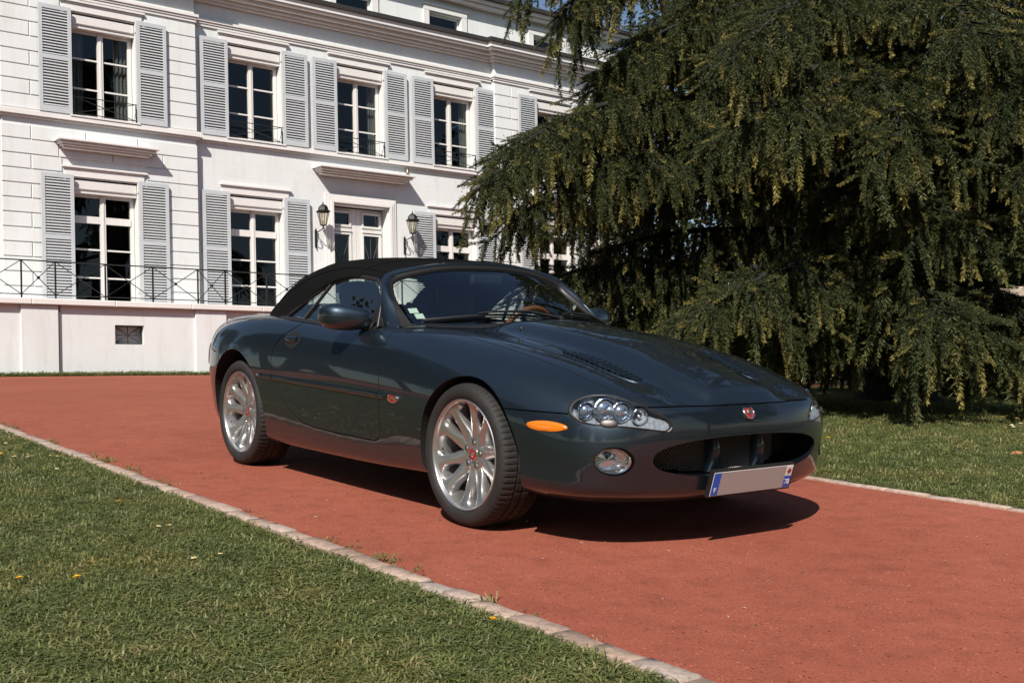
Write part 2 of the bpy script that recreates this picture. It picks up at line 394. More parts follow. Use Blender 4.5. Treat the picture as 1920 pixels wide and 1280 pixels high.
# attic storey, set back
AY = 0.12; ATT = [(1.35, 1), (4.22, 1), (7.02, 1), (10.58, 1), (-2.2, 1)]
mb = MB(); wall_holes(mb, BAYX[0] - .05, BAYX[3] + .05, 9.53, 10.62, AY, 0.22, [(c - .52, c + .52, 9.64, 10.06) for c, _ in ATT])
for x in (BAYX[0] - .05, BAYX[3] + .05): mb.quad((x, AY, 9.53), (x, 9, 9.53), (x, 9, 10.62), (x, AY, 10.62))
attic = mb.build('attic_wall', M_WALL, HOUSE, recalc=False)
mb = MB(); mb.box(BAYX[0] - .25, BAYX[3] + .25, AY - .20, AY + .02, 10.42, 10.52); mb.box(BAYX[0] - .3, BAYX[3] + .3, AY - .27, AY + .02, 10.52, 10.62); mb.build('attic_eaves', M_TRIM, HOUSE)
mb = MB(); mb.box(BAYX[0] - .4, BAYX[3] + .4, AY - .36, AY + .1, 10.62, 10.72); mb.build('attic_gutter', M_GUT, HOUSE)
mb = MB(); A0, A1 = BAYX[0] - .35, BAYX[3] + .35
mb.quad((A0, AY - .3, 10.72), (A1, AY - .3, 10.72), (A1 - 2.5, 4.6, 12.9), (A0 + 2.5, 4.6, 12.9)); mb.quad((A0, 9.3, 10.72), (A0 + 2.5, 4.6, 12.9), (A1 - 2.5, 4.6, 12.9), (A1, 9.3, 10.72))
mb.quad((A0, AY - .3, 10.72), (A0 + 2.5, 4.6, 12.9), (A0, 9.3, 10.72)); mb.quad((A1, AY - .3, 10.72), (A1, 9.3, 10.72), (A1 - 2.5, 4.6, 12.9)); mb.quad((BAYX[0], 9, 0), (BAYX[3], 9, 0), (BAYX[3], 9, 10.7), (BAYX[0], 9, 10.7))
mb.build('roof', M_SLATE, HOUSE)
for c, _ in ATT:
    f = MB(); 
    for a, b, z0, z1, p in ((c - .70, c - .53, 9.54, 10.09, .05), (c + .53, c + .70, 9.54, 10.09, .05), (c - .70, c + .70, 10.09, 10.22, .055), (c - .74, c + .74, 10.22, 10.27, .08)): f.box(a, b, AY - p, AY + .03, z0, z1)
    for a, b, z0, z1 in ((c - .52, c - .47, 9.64, 10.06), (c + .47, c + .52, 9.64, 10.06), (c - .47, c + .47, 10.0, 10.06), (c - .47, c + .47, 9.64, 9.70)): f.box(a + .001, b - .001, AY + .09, AY + .15, z0 + .001, z1 - .001)
    w = f.build('attic_window', M_PAINT, HOUSE)
    MB().box(c - .475, c + .475, AY + .115, AY + .121, 9.69, 10.01).build('pane', M_WIN, w); MB().box(c - .51, c + .51, AY + .216, AY + .23, 9.6, 10.1).build('back_panel', M_DARK, w)  # near-black panel closes the opening behind the pane

def shutter(c, side, z0, z1, y):
    x0, x1 = (c - HW - .665, c - HW + .0) if side < 0 else (c + HW, c + HW + .665)
    st = 0.075; zm = z0 + (z1 - z0) * 0.515; yy = y - 0.105
    f = MB()
    for a, b, p, q in ((x0, x0 + st, z0, z1), (x1 - st, x1, z0, z1), (x0 + st, x1 - st, z1 - .085, z1), (x0 + st, x1 - st, zm - .045, zm + .045), (x0 + st, x1 - st, z0, z0 + .13)): f.box(a, b, yy, yy + .036, p, q)
    for h in (z0 + .3, z1 - .25): f.box((x1 if side < 0 else x0) - .012, (x1 if side < 0 else x0) + .012, yy + .036, y + .03, h, h + .05)   # hinge straps reach the wall
    o = f.build('shutter', M_SHUT, HOUSE)
    s = MB()
    for p, q in ((z0 + .13, zm - .045), (zm + .045, z1 - .085)):
        n = int(round((q - p) / 0.0605)); d = (q - p) / n
        for i in range(n):
            zc = p + d * (i + .5); hy = 0.0165; hz = d * 0.25
            P = [(yy + .018 - hy, zc - hz - .0045), (yy + .018 - hy, zc - hz + .0045), (yy + .018 + hy, zc + hz + .0045), (yy + .018 + hy, zc + hz - .0045)]
            i0 = len(s.v); s.v += [(x0 + st - .004, a, b) for a, b in P] + [(x1 - st + .004, a, b) for a, b in P]
            for fc in ((0, 1, 5, 4), (1, 2, 6, 5), (2, 3, 7, 6), (3, 0, 4, 7)): s.f.append(tuple(i0 + k for k in fc)); s.m.append(0)
    sl = s.build('slats', M_SHUT, o, recalc=False); sl['kind'] = 'stuff'
def iron_grille(mb, x0, x1, y, z0, z1, t=.016):
    xm, zm = (x0 + x1) / 2, (z0 + z1) / 2
    mb.box(x0 - .03, x1 + .03, y - t/2, y + t/2, z1 - t/2, z1 + t/2); mb.box(x0 - .03, x1 + .03, y - t/2, y + t/2, z0 - t/2, z0 + t/2)
    for x in (x0, x1): mb.box(x - t/2, x + t/2, y - t/2 - .001, y + t/2 + .001, z0 - .05, z1)
    mb.beam((x0, y, z0), (x1, y, z1), t*.8, t*.8, (0, 1, 0)); mb.beam((x0, y + .006, z1), (x1, y + .006, z0), t*.8, t*.8, (0, 1, 0))
    mb.lathe([(0, -.02), (.022, -.016), (.028, 0), (.022, .016), (0, .02)], 10, Matrix.Translation((xm, y, zm)) @ Matrix.Rotation(math.radians(90), 4, 'X'))
def window(c, y, floor, curtain=0):
    z0, z1 = (5.99, 8.18) if floor else (2.0, 4.69)
    yr = y + 0.20                                                   # plane of the joinery
    gt = z1 - 0.30                                                  # underside of the roller box
    f = MB()
    fx0, fx1 = c - HW + .012, c + HW - .012
    for a, b, p, q in ((fx0, fx0 + .085, z0, gt), (fx1 - .085, fx1, z0, gt), (fx0 + .085, fx1 - .085, gt - .06, gt), (fx0 + .085, fx1 - .085, z0, z0 + .09)): f.box(a, b, yr, yr + .07, p, q)
    f.box(c - .058, c + .058, yr - .022, yr + .069, z0 + .001, gt - .001); f.box(c - .018, c + .018, yr - .036, yr - .02, z0 + .01, gt - .01)
    if floor: bars = [z0 + (gt - z0) * .345, z0 + (gt - z0) * .68]
    else:
        bars = [z0 + .62, z0 + 1.22]; f.box(fx0 + .08, fx1 - .08, yr - .018, yr + .068, 3.78, 3.93)
    for zb in bars:
        for a, b in ((fx0 + .085, c - .058), (c + .058, fx1 - .085)): f.box(a, b, yr + .008, yr + .055, zb - .017, zb + .017)
    w = f.build('window', M_PAINT, HOUSE); w['label'] = 'tall white casement window with small panes'
    zz = [z0 + .09] + bars + ([3.78, 3.93] if not floor else []) + [gt - .06]
    lv = [(z0 + .09, bars[0]), (bars[0], bars[1]), (bars[1], 3.78 if not floor else gt - .06)] + ([] if floor else [(3.93, gt - .06)])
    for a, b in ((fx0 + .085, c - .058), (c + .058, fx1 - .085)):
        for p, q in lv: 
            t = random.uniform(-.0035, .0035); g = MB(); yp = yr + .03
            g.quad((a - .004, yp - t, p - .004), (b + .004, yp + t, p - .004), (b + .004, yp + t + .003, q + .004), (a - .004, yp - t + .003, q + .004)); g.build('pane', M_WIN, w, recalc=False)
    rb = MB(); rb.bbox(c - HW + .004, c + HW - .004, y + .015, y + .20, z1 - .235, z1 - .030, .02); rb.box(c - HW + .005, c + HW - .005, y + .05, y + .199, z1 - .30, z1 - .236); rb.build('blind_box', M_PAINT, HOUSE)
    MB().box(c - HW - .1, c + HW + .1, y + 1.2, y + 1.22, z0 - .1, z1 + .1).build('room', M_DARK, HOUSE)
    if curtain:
        for sgn in (-1, 1):
            cm = MB(); P = []
            for i in range(25):
                u = i / 24; x = c + sgn * (HW - .03 - u * (.26 if curtain == 1 else .34)); P.append([(x + .02 * sgn * (1 - k) * u, yr + .16 + .025 * math.sin(u * 24) , z0 + .05 + k * (gt - z0)) for k in (0, .33, .66, 1)])
            cm.grid(P).build('curtain', M_CURT, w, smooth=180)
    # moulded head on the wall
    hd = MB(); H0 = z1 + .02
    for a, p, q, pr in ((.84, H0 + .005, H0 + .155, .030), (.875, H0 + .155, H0 + .185, .045), (.90, H0 + .185, H0 + .225, .075)): hd.box(c - a, c + a, y - pr, y + .02, p, q)
    for sg in (-1, 1): hd.box(c + sg * .76 - .07, c + sg * .76 + .07, y - .033, y + .02, z0 + .02, H0 + .004)
    hd.build('window_surround', M_TRIM, HOUSE)
    shutter(c, -1, z0 + .004, z1 + .04, y); shutter(c, 1, z0 + .004, z1 + .04, y)
    if floor:
        MB().box(c - HW - .05, c + HW + .05, y - .13, y + .22, z0 - .03, z0 - .002).build('sill', M_TRIM, HOUSE)
        g = MB(); iron_grille(g, c - HW + .03, c + HW - .03, y - .07, z0 + .05, z0 + .40); b = g.build('balcony_rail', M_IRON, HOUSE); b['label'] = 'low black iron rail across the window foot'
for k, cu in (('L', 2), (1, 0), (2, 1), (3, 1), ('R', 0)): window(CX[k], -BAY if k in ('L', 'R') else 0.0, 1, cu)
for k in ('L', 1, 3, 'R'): window(CX[k], -BAY if k in ('L', 'R') else 0.0, 0, 0)
def hood(x0, x1, y, z, pr):
    h = MB()
    for i, (e, p, q) in enumerate(((.0, z - .17, z - .13), (.05, z - .13, z - .09), (.10, z - .09, z - .035), (.16, z - .035, z))):
        h.box(x0 - e, x1 + e, y - .10 - pr * (i + 1) / 4, y + .02, p, q - .0005)
    h.build('hood_moulding', M_TRIM, HOUSE)
hood(-3.08, -1.25, -BAY, 5.44, 0.26); hood(3.06, 5.50, 0.0, 5.56, 0.34); hood(9.65, 11.47, -BAY, 5.44, 0.26)
# front door
f = MB(); a, b = DOOR[0], DOOR[1]
for e, pr in ((.24, .04), (.17, .065), (.10, .09)):
    f.box(a - e, a - e + .068, -pr, .02, 2.0, 4.72 + e - .068); f.box(b + e - .068, b + e, -pr, .02, 2.0, 4.72 + e - .068); f.box(a - e, b + e, -pr - .001, .02, 4.72 + e - .068, 4.72 + e)
f.build('door_surround', M_TRIM, HOUSE)
for sg in (-1, 1):
    x0, x1 = (a + .02, (a + b) / 2 - .004) if sg < 0 else ((a + b) / 2 + .004, b - .02); d = MB(); yd = .24; g0, g1 = (x0 + .06, x1 - .20) if sg < 0 else (x0 + .20, x1 - .10)
    d.box(x0, g0, yd, yd + .06, 2.01, 4.68); d.box(g1, x1, yd, yd + .06, 2.01, 4.68)
    for p, q in ((2.01, 2.55), (4.03, 4.27), (4.56, 4.68)): d.box(g0, g1, yd, yd + .06, p, q)
    for p, q in ((2.55, 4.03), (4.27, 4.56)):
        for u, v, r, s in ((g0 - .05, g0, p - .05, q + .05), (g1, g1 + .05, p - .05, q + .05), (g0, g1, q, q + .05), (g0, g1, p - .05, p)): d.box(u, v, yd - .028, yd + .001, r, s)
    d.box(g0 - .04, g1 + .04, yd - .05, yd, 4.10, 4.17)
    dl = d.build('door', M_PAINT, HOUSE); dl['label'] = 'white glazed door leaf with a barred pane'
    for p, q in ((2.55, 4.03), (4.27, 4.56)): MB().box(g0 - .002, g1 + .002, yd + .03, yd + .036, p, q).build('pane', M_WIN, dl)
    g = MB(); zc = 3.25; xc = (g0 + g1) / 2
    g.beam((g0, yd + .012, 2.6), (g1, yd + .012, 3.95), .012, .01, (0, 1, 0)); g.beam((g0, yd + .018, 3.95), (g1, yd + .018, 2.6), .012, .01, (0, 1, 0)); g.box(g0, g1, yd + .02, yd + .026, zc - .006, zc + .006); g.box(xc - .006, xc + .006, yd + .022, yd + .028, 2.56, 4.02)
    g.build('door_grille', simple('grille_grey', (.10, .095, .09), .5), dl)
    MB().tube([(g1 + .05, yd - .02, 3.05), (g1 + .05, yd - .06, 3.05), (g1 - .04, yd - .06, 3.05)], .011, 8).build('handle', M_IRON, dl)
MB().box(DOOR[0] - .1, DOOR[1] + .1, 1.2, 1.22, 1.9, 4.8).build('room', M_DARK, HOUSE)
# ---- terrace with its cellar wall
TO = 1.50
TER = thing('terrace', 'white rendered terrace wall with a pale coping in front of the mansion', 'terrace', HM)
VX = (-2.50, -1.90, 1.13, 1.52)
mb = MB(); wall_holes(mb, -9.0, 7.2, -0.6, 1.88, -TO, .30, [VX]); mb.quad((7.2, -TO, -.6), (7.2, 0, -.6), (7.2, 0, 1.88), (7.2, -TO, 1.88)); mb.box(VX[0] - .1, VX[1] + .1, -TO + .30, -TO + .32, 1.0, 1.6)
mb.build('wall', M_WALL, TER, recalc=False)
for a, b in ((-4.33, -3.63), (-0.80, -0.10), (2.7, 3.4), (6.2, 6.9)): MB().bbox(a, b, -TO - .055, -TO + .01, -.6, 1.879, .006).build('pier', M_WALL, TER)
MB().box(-3.625, -3.585, -TO - .03, -TO + .01, -.6, 1.878).build('upright_strip', simple('strip_grey', (.16, .15, .14), .7), TER)  # narrow dark grey strip up the wall beside the pier
x = -9.0; i = 0
while x < 7.2:
    w = 1.62; MB().bbox(x + .003, min(x + w, 7.3) - .003, -TO - .13, 0.0, 1.881, 2.0, .012).build('coping_slab', M_TRIM, TER); x += w
g = MB(); vx, vz = (VX[0] + VX[1]) / 2, (VX[2] + VX[3]) / 2; yv = -TO + .12
for k in range(8):
    an = math.pi * k / 4; g.beam((vx, yv, vz), (vx + .30 * (1 if abs(math.cos(an)) > .1 else 0) * np.sign(round(math.cos(an), 3)), yv, vz + .19 * np.sign(round(math.sin(an), 3))), .016, .016, (0, 1, 0))
g.lathe([(0, -.02), (.03, -.018), (.036, 0), (.03, .018), (0, .02)], 12, Matrix.Translation((vx, yv, vz)) @ Matrix.Rotation(math.radians(90), 4, 'X'))
for q in ((VX[0], VX[0] + .03, VX[2], VX[3]), (VX[1] - .03, VX[1], VX[2], VX[3]), (VX[0] + .03, VX[1] - .03, VX[3] - .03, VX[3]), (VX[0] + .03, VX[1] - .03, VX[2], VX[2] + .03)): g.box(q[0] + .002, q[1] - .002, yv - .02, yv + .02, q[2] + .002, q[3] - .002)
g.build('vent_grille', simple('vent_iron', (.035, .033, .03), .45), TER)
RAIL = thing('terrace_railing', 'black iron railing with crossed bars standing on the terrace edge', 'railing', HM)
posts = [-6.25, -5.27, -4.31, -3.67, -2.69, -1.71, -0.73, -0.11, 0.87, 1.85, 2.83, 3.45, 4.43, 5.41, 6.39, 7.0]; ry = -TO - .04; rz0, rz1 = 2.075, 2.735
for nm, z, h in (('top_rail', rz1, .022), ('bottom_rail', rz0, .016)): MB().box(-6.3, 7.02, ry - .016, ry + .016, z - h/2, z + h/2).build(nm, M_IRON, RAIL)
for p in posts: MB().box(p - .013, p + .013, ry - .0165, ry + .0165, 1.995, rz1 - .011).build('post', M_IRON, RAIL)
for p, q in zip(posts, posts[1:]):
    b = MB(); b.beam((p, ry, rz0), (q, ry, rz1), .014, .012, (0, 1, 0)); b.beam((p, ry + .008, rz1), (q, ry + .008, rz0), .014, .012, (0, 1, 0)); x = b.build('cross_bars', M_IRON, RAIL)
    MB().lathe([(0, -.024), (.026, -.02), (.034, 0), (.026, .02), (0, .024)], 10, Matrix.Translation(((p + q) / 2, ry, (rz0 + rz1) / 2)) @ Matrix.Rotation(math.radians(90), 4, 'X')).build('boss', M_IRON, x, smooth=40)
# ---- wall lanterns
def lantern(s, z, label):
    t = thing('wall_lantern', label, 'lantern', HM @ Matrix.Translation((s, -0.0, z)), 'lanterns either side of the front door')
    a = .40
    b = MB(); b.box(-.022, .022, -.03, .0, -.32, .10); b.box(-.014, .014, -.04, -.03, -.36, .13); b.build('wall_plate', M_IRON, t)
    b = MB(); b.tube([(0, -.03, .02), (0, -.2, .05), (0, -a, .085)], .012, 8)
    sc = [(0, -.03 - .10 * math.sin(u * 2.6) * (1 - .35 * u) - .07 * u, -.26 + .27 * u) for u in np.linspace(0, 1, 14)]; b.tube(sc, .009, 6)
    b.tube([(0, -.13 - .045 * math.cos(k) * (1 - k / 9), -.02 - .045 * math.sin(k) * (1 - k / 9)) for k in np.linspace(0, 6, 18)], .007, 6); b.build('bracket', M_IRON, t, smooth=60)
    C = Matrix.Translation((0, -a, .085))
    b = MB(); b.lathe([(0, -.02), (.028, -.012), (.03, .01), (.018, .03), (.018, .055), (.045, .06), (.05, .072), (0, .075)], 12, C); b.build('foot', M_IRON, t, smooth=40)
    fr = MB(); n = 6; r0, r1, z0, z1 = .075, .150, .085, .40
    P = lambda r, k, z: C @ Vector((r * math.cos(k * math.pi / 3 + .26), r * math.sin(k * math.pi / 3 + .26), z))
    for k in range(n):
        fr.beam(P(r0, k, z0), P(r1, k, z1), .011, .011); fr.beam(P(r0, k, z0), P(r0, k + 1, z0), .012, .012); fr.beam(P(r1, k, z1), P(r1, k + 1, z1), .016, .02)
        fr.beam(P(.045, k, .065), P(r0, k, z0), .009, .009)
    fr.build('cage', M_IRON, t)
    for k in range(n): MB().quad(P(r0 - .002, k, z0), P(r0 - .002, k + 1, z0), P(r1 - .003, k + 1, z1), P(r1 - .003, k, z1)).build('pane', M_LANT, t, recalc=False)
    cp = MB(); cp.lathe([(.178, .395), (.182, .41), (.135, .44), (.128, .455), (.118, .505), (.085, .55), (.04, .578), (.018, .585), (.016, .60), (.02, .612), (.006, .635), (0, .66)], 6, C @ Matrix.Rotation(.26, 4, 'Z')); cp.build('cap', M_IRON, t)
    bl = MB(); bl.lathe([(.014, .085), (.014, .16), (.022, .18), (.03, .215), (.024, .25), (0, .265)], 12, C); bl.build('bulb', simple('bulb_white', (.75, .73, .68), .3), t, smooth=60)
lantern(2.96, 3.94, 'black iron wall lantern between the shutter and the front door')
lantern(5.53, 3.93, 'black iron wall lantern between the front door and the right shutters')
b = thing('bell', 'small bell fixed under the string course above the door hood', 'bell', HM @ Matrix.Translation((5.62, -.07, 5.69)))
MB().lathe([(0, .10), (.03, .095), (.04, .05), (.055, .0), (.05, .0), (.03, .04)], 14, None).build('bell_cup', simple('bell_bronze', (.25, .2, .13), .4, .6), b, smooth=50)
MB().box(-.01, .01, -.01, .07, .085, .10).build('bracket', M_IRON, b)
# ================================================================== the car (its own axes: x forward, y to its left, z up)
_u, _, _v = np.linalg.svd(CAR_R); _R = _u @ _v
CAR_M = Matrix([[*_R[0], CAR_T[0]], [*_R[1], CAR_T[1]], [*_R[2], CAR_T[2] + 0.010], [0, 0, 0, 1]])
CAR = thing('convertible_car', 'dark blue-grey convertible sports car with a black soft top on the red drive', 'car', CAR_M)
def m_paint():
    m, t, b = new_mat('car_paint'); tc = N(t, 'ShaderNodeTexCoord')
    vo = N(t, 'ShaderNodeTexNoise', i_Scale=2600.0, i_Detail=0.0); t.links.new(tc.outputs['Object'], vo.inputs['Vector'])
    r = ramp(t, vo.outputs[0], [(0.35, (0.021, 0.032, 0.043)), (0.6, (0.040, 0.059, 0.078)), (0.75, (0.082, 0.115, 0.147))])
    t.links.new(r.outputs[0], b.inputs['Base Color'])
    b.inputs['Metallic'].default_value = 0.9; b.inputs['Roughness'].default_value = 0.43
    b.inputs['Coat Weight'].default_value = 1.0; b.inputs['Coat Roughness'].default_value = 0.015; b.inputs['Coat IOR'].default_value = 1.5
    return m
M_PAINTC = m_paint()
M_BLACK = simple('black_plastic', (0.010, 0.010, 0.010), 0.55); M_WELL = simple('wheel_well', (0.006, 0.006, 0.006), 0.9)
M_RUBBER = simple('tyre_rubber', (0.017, 0.015, 0.014), 0.72, noise=0.35, nscale=9.0, bump=0.2, bscale=90)
M_GASKET = simple('rubber_seal', (0.016, 0.014, 0.014), 0.45)
M_SOFT = simple('soft_top_cloth', (0.0065, 0.0062, 0.0060), 1.0, spec=0.08, noise=0.12, nscale=6.0, bump=0.5, bscale=700)
M_ALLOY = simple('alloy_silver', (0.52, 0.515, 0.505), 0.30, 0.88, noise=0.06, nscale=5)
M_CHROME = simple('chrome', (0.82, 0.82, 0.82), 0.07, 1.0)
M_STEEL = simple('brake_steel', (0.16, 0.15, 0.14), 0.5, 0.8)
M_RED = simple('badge_red', (0.26, 0.018, 0.012), 0.3, coat=0.6); M_AMBER = simple('amber_lens', (0.72, 0.19, 0.010), 0.15, coat=1.0)
M_CAB = simple('cabin_trim', (0.020, 0.022, 0.022), 0.7); M_CREAM = simple('cabin_pale_trim', (0.33, 0.33, 0.27), 0.7); M_LEATH = simple('seat_leather', (0.035, 0.038, 0.036), 0.5)
M_WOOD = simple('wood_rim', (0.22, 0.075, 0.028), 0.25, coat=0.8)
M_CGLASS = glass_mat('car_glass', (0.80, 0.87, 0.84), 1.52, extra=0.13); M_LENS = glass_mat('lamp_lens', (0.94, 0.96, 0.98), 1.45)
M_REFL = simple('lamp_reflector', (0.78, 0.81, 0.84), 0.12, 1.0, bump=0.8, bscale=55); M_BULB = simple('lamp_projector', (0.58, 0.66, 0.74), 0.08, 0.9)
M_REFL2 = simple('lamp_housing', (0.17, 0.19, 0.215), 0.55, 0.0, noise=0.45, nscale=60, bump=0.6, bscale=90)
M_WHITE = simple('white_print', (0.75, 0.76, 0.75), 0.5); M_BLUE = simple('plate_blue', (0.02, 0.10, 0.50), 0.35); M_PLATE = simple('plate_grey', (0.36, 0.325, 0.315), 0.5); M_TAIL = simple('tail_red', (0.30, 0.01, 0.01), 0.12, coat=1.0)

def cspline(t, P, q):
    """natural cubic through P (n,k) at t, evaluated at q"""
    t = np.asarray(t, float); P = np.asarray(P, float); n = len(t); h = np.diff(t)
    A = np.zeros((n, n)); B = np.zeros((n,) + P.shape[1:]); A[0, 0] = A[-1, -1] = 1
    for i in range(1, n - 1):
        A[i, i-1] = h[i-1]; A[i, i] = 2 * (h[i-1] + h[i]); A[i, i+1] = h[i]
        B[i] = 6 * ((P[i+1] - P[i]) / h[i] - (P[i] - P[i-1]) / h[i-1])
    Mm = np.linalg.solve(A, B.reshape(n, -1)).reshape(B.shape)
    q = np.asarray(q, float); i = np.clip(np.searchsorted(t, q) - 1, 0, n - 2); hh = h[i]
    sh = (-1,) + (1,) * (P.ndim - 1); a = ((t[i+1] - q) / hh).reshape(sh); b = ((q - t[i]) / hh).reshape(sh); hh = hh.reshape(sh)
    return a * P[i] + b * P[i+1] + ((a**3 - a) * Mm[i] + (b**3 - b) * Mm[i+1]) * hh**2 / 6
def surf(net, nu, nv, mir_u0=True, mir_u1=True, mir_v1=True):
    P = np.array(net, float); fl = np.array([1, -1, 1])
    pre = P[2:0:-1] * fl if mir_u0 else P[:0]; post = P[-2:-4:-1] * fl if mir_u1 else P[:0]
    E_ = np.concatenate([pre, P, post]); c0 = len(pre); c1 = c0 + len(P) - 1
    if mir_v1: E_ = np.concatenate([E_, E_[:, -2:-4:-1] * fl], axis=1)
    r1 = P.shape[1] - 1
    tu = np.concatenate([[0], np.cumsum(np.sqrt(np.linalg.norm(np.diff(E_, axis=0), axis=2)).mean(axis=1))])
    tv = np.concatenate([[0], np.cumsum(np.sqrt(np.linalg.norm(np.diff(E_, axis=1), axis=2)).mean(axis=0))])
    S = cspline(tu, E_, np.linspace(tu[c0], tu[c1], nu))
    S = cspline(tv, S.transpose(1, 0, 2), np.linspace(tv[0], tv[r1], nv)).transpose(1, 0, 2)
    return S
def sec(X, *yz, xs=None):
    return [((xs[i] if xs else X), y, z) for i, (y, z) in enumerate(yz)]
NET = [
 [(.89,0,.20),(.958,0,.232),(.985,0,.30),(1.000,0,.42),(1.000,0,.52),(.990,0,.583),(.972,0,.630),(.93,0,.663),(.87,0,.690)],
 [(.88,.24,.20),(.952,.25,.234),(.980,.26,.30),(.996,.26,.42),(.996,.26,.52),(.986,.26,.58),(.966,.25,.627),(.90,.14,.672),(.80,0,.716)],
 [(.84,.42,.20),(.912,.44,.237),(.940,.455,.30),(.960,.462,.42),(.962,.462,.51),(.957,.455,.57),(.938,.44,.620),(.83,.27,.684),(.70,0,.748)],
 [(.76,.58,.20),(.845,.615,.24),(.872,.635,.30),(.892,.642,.42),(.893,.636,.51),(.884,.618,.58),(.855,.56,.650),(.74,.32,.712),(.58,0,.783)],
 [(.65,.68,.20),(.735,.745,.243),(.760,.765,.31),(.773,.773,.43),(.770,.766,.53),(.752,.737,.61),(.715,.62,.694),(.60,.36,.751),(.44,0,.820)],
 [(.52,.72,.20),(.585,.805,.247),(.60,.825,.33),(.605,.834,.45),(.602,.824,.56),(.59,.782,.652),(.56,.65,.738),(.47,.38,.788),(.33,0,.851)],
 [(.40,.73,.20),(.43,.83,.245),(.43,.855,.35),(.43,.866,.48),(.43,.856,.60),(.42,.80,.702),(.40,.665,.780),(.33,.40,.824),(.22,0,.876)],
 sec(.15,(.75,.20),(.85,.24),(.88,.36),(.892,.50),(.880,.645),(.815,.762),(.668,.832),(.42,.862),(0,.908),xs=[.15]*7+[.10,.03]),
 sec(-.15,(.77,.20),(.85,.235),(.88,.36),(.895,.52),(.886,.68),(.820,.812),(.676,.880),(.43,.900),(0,.936),xs=[-.15]*7+[-.18,-.22]),
 sec(-.5,(.78,.20),(.845,.225),(.874,.36),(.892,.54),(.885,.71),(.826,.860),(.685,.918),(.43,.933),(0,.958)),
 sec(-.85,(.78,.19),(.845,.215),(.870,.36),(.888,.55),(.882,.73),(.826,.884),(.70,.932),(.43,.948),(0,.960)),
 sec(-1.3,(.78,.185),(.845,.21),(.872,.36),(.888,.56),(.882,.75),(.828,.894),(.72,.932),(.43,.945),(0,.95)),
 sec(-1.8,(.78,.185),(.845,.21),(.880,.37),(.895,.57),(.888,.77),(.835,.913),(.72,.950),(.43,.962),(0,.966)),
 sec(-2.2,(.78,.19),(.85,.215),(.890,.38),(.910,.58),(.900,.79),(.842,.930),(.72,.974),(.43,.99),(0,.995)),
 sec(-2.6,(.77,.20),(.852,.225),(.897,.40),(.914,.60),(.902,.80),(.838,.932),(.71,.982),(.43,1.0),(0,1.006)),
 sec(-3.0,(.73,.22),(.815,.25),(.86,.42),(.880,.61),(.864,.79),(.795,.912),(.67,.964),(.41,.988),(0,.996)),
 sec(-3.25,(.68,.24),(.745,.27),(.785,.43),(.803,.62),(.787,.78),(.725,.882),(.60,.935),(.37,.960),(0,.969)),
 sec(-3.45,(.58,.25),(.625,.28),(.660,.44),(.675,.62),(.660,.77),(.60,.855),(.50,.903),(.31,.928),(0,.938),xs=[-3.43,-3.45,-3.46,-3.46,-3.45,-3.43,-3.40,-3.37,-3.35]),
 sec(-3.6,(.36,.26),(.39,.29),(.41,.45),(.42,.62),(.41,.76),(.38,.835),(.32,.878),(.2,.899),(0,.908),xs=[-3.56,-3.59,-3.62,-3.63,-3.61,-3.58,-3.54,-3.50,-3.47]),
 sec(-3.7,(0,.26),(0,.29),(0,.45),(0,.62),(0,.76),(0,.832),(0,.865),(0,.880),(0,.888),xs=[-3.62,-3.66,-3.69,-3.70,-3.68,-3.65,-3.62,-3.58,-3.55])]
S = surf(NET, 190, 56)
def relief(S):
    """raised centre panel of the bonnet with a soft valley either side"""
    X, Y, Z = S[..., 0], np.abs(S[..., 1]), S[..., 2]
    half = np.interp(X, [-.5, 0.1, .6, .99], [.30, .285, .255, .215]); fade = np.clip((X + .62) / .25, 0, 1) * np.clip((1.02 - X) / .10, 0, 1) * np.clip((Z - .60) / .05, 0, 1)
    up_ = 0.5 - 0.5 * np.tanh((Y - half) / .024); val = np.exp(-((Y - half - .13) / .10) ** 2)
    S[..., 2] += fade * (0.032 * up_ - 0.014 * val); return S
S = relief(S)
def solid_mesh(S):
    nu, nv = S.shape[:2]; mb = MB(); R_ = S * np.array([1, -1, 1])
    mb.grid(S); mb.grid(R_); n = nu * nv
    for u in range(nu - 1): mb.f.append((u * nv, (u + 1) * nv, n + (u + 1) * nv, n + u * nv)); mb.m.append(0)
    me = bpy.data.meshes.new('shell'); bm = bmesh.new()
    vs = [bm.verts.new(v) for v in mb.v]
    for f in mb.f: bm.faces.new([vs[i] for i in f])
    bmesh.ops.remove_doubles(bm, verts=bm.verts[:], dist=1e-5)
    bmesh.ops.dissolve_degenerate(bm, edges=bm.edges[:], dist=1e-6)
    bmesh.ops.recalc_face_normals(bm, faces=bm.faces[:])
    if bm.calc_volume(signed=True) < 0: bmesh.ops.reverse_faces(bm, faces=bm.faces[:])
    bm.to_mesh(me); bm.free(); me.materials.append(M_PAINTC); return me
SHELL = solid_mesh(S)
_bm = bmesh.new(); _bm.from_mesh(SHELL); SH_BVH = BVHTree.FromBMesh(_bm); _bm.free()
SH_N = [v.normal.copy() for v in SHELL.vertices]; SH_V = [v.co.copy() for v in SHELL.vertices]; SH_F = [tuple(p.vertices) for p in SHELL.polygons]
from mathutils.interpolate import poly_3d_calc
def shell_normal(p):
    q, nn, i, d = SH_BVH.find_nearest(p)
    if i is None: return None, 9
    f = SH_F[i]; w = poly_3d_calc([SH_V[k] for k in f], q)
    n = Vector((0, 0, 0))
    for k, a in zip(f, w): n += SH_N[k] * a
    return n.normalized(), d
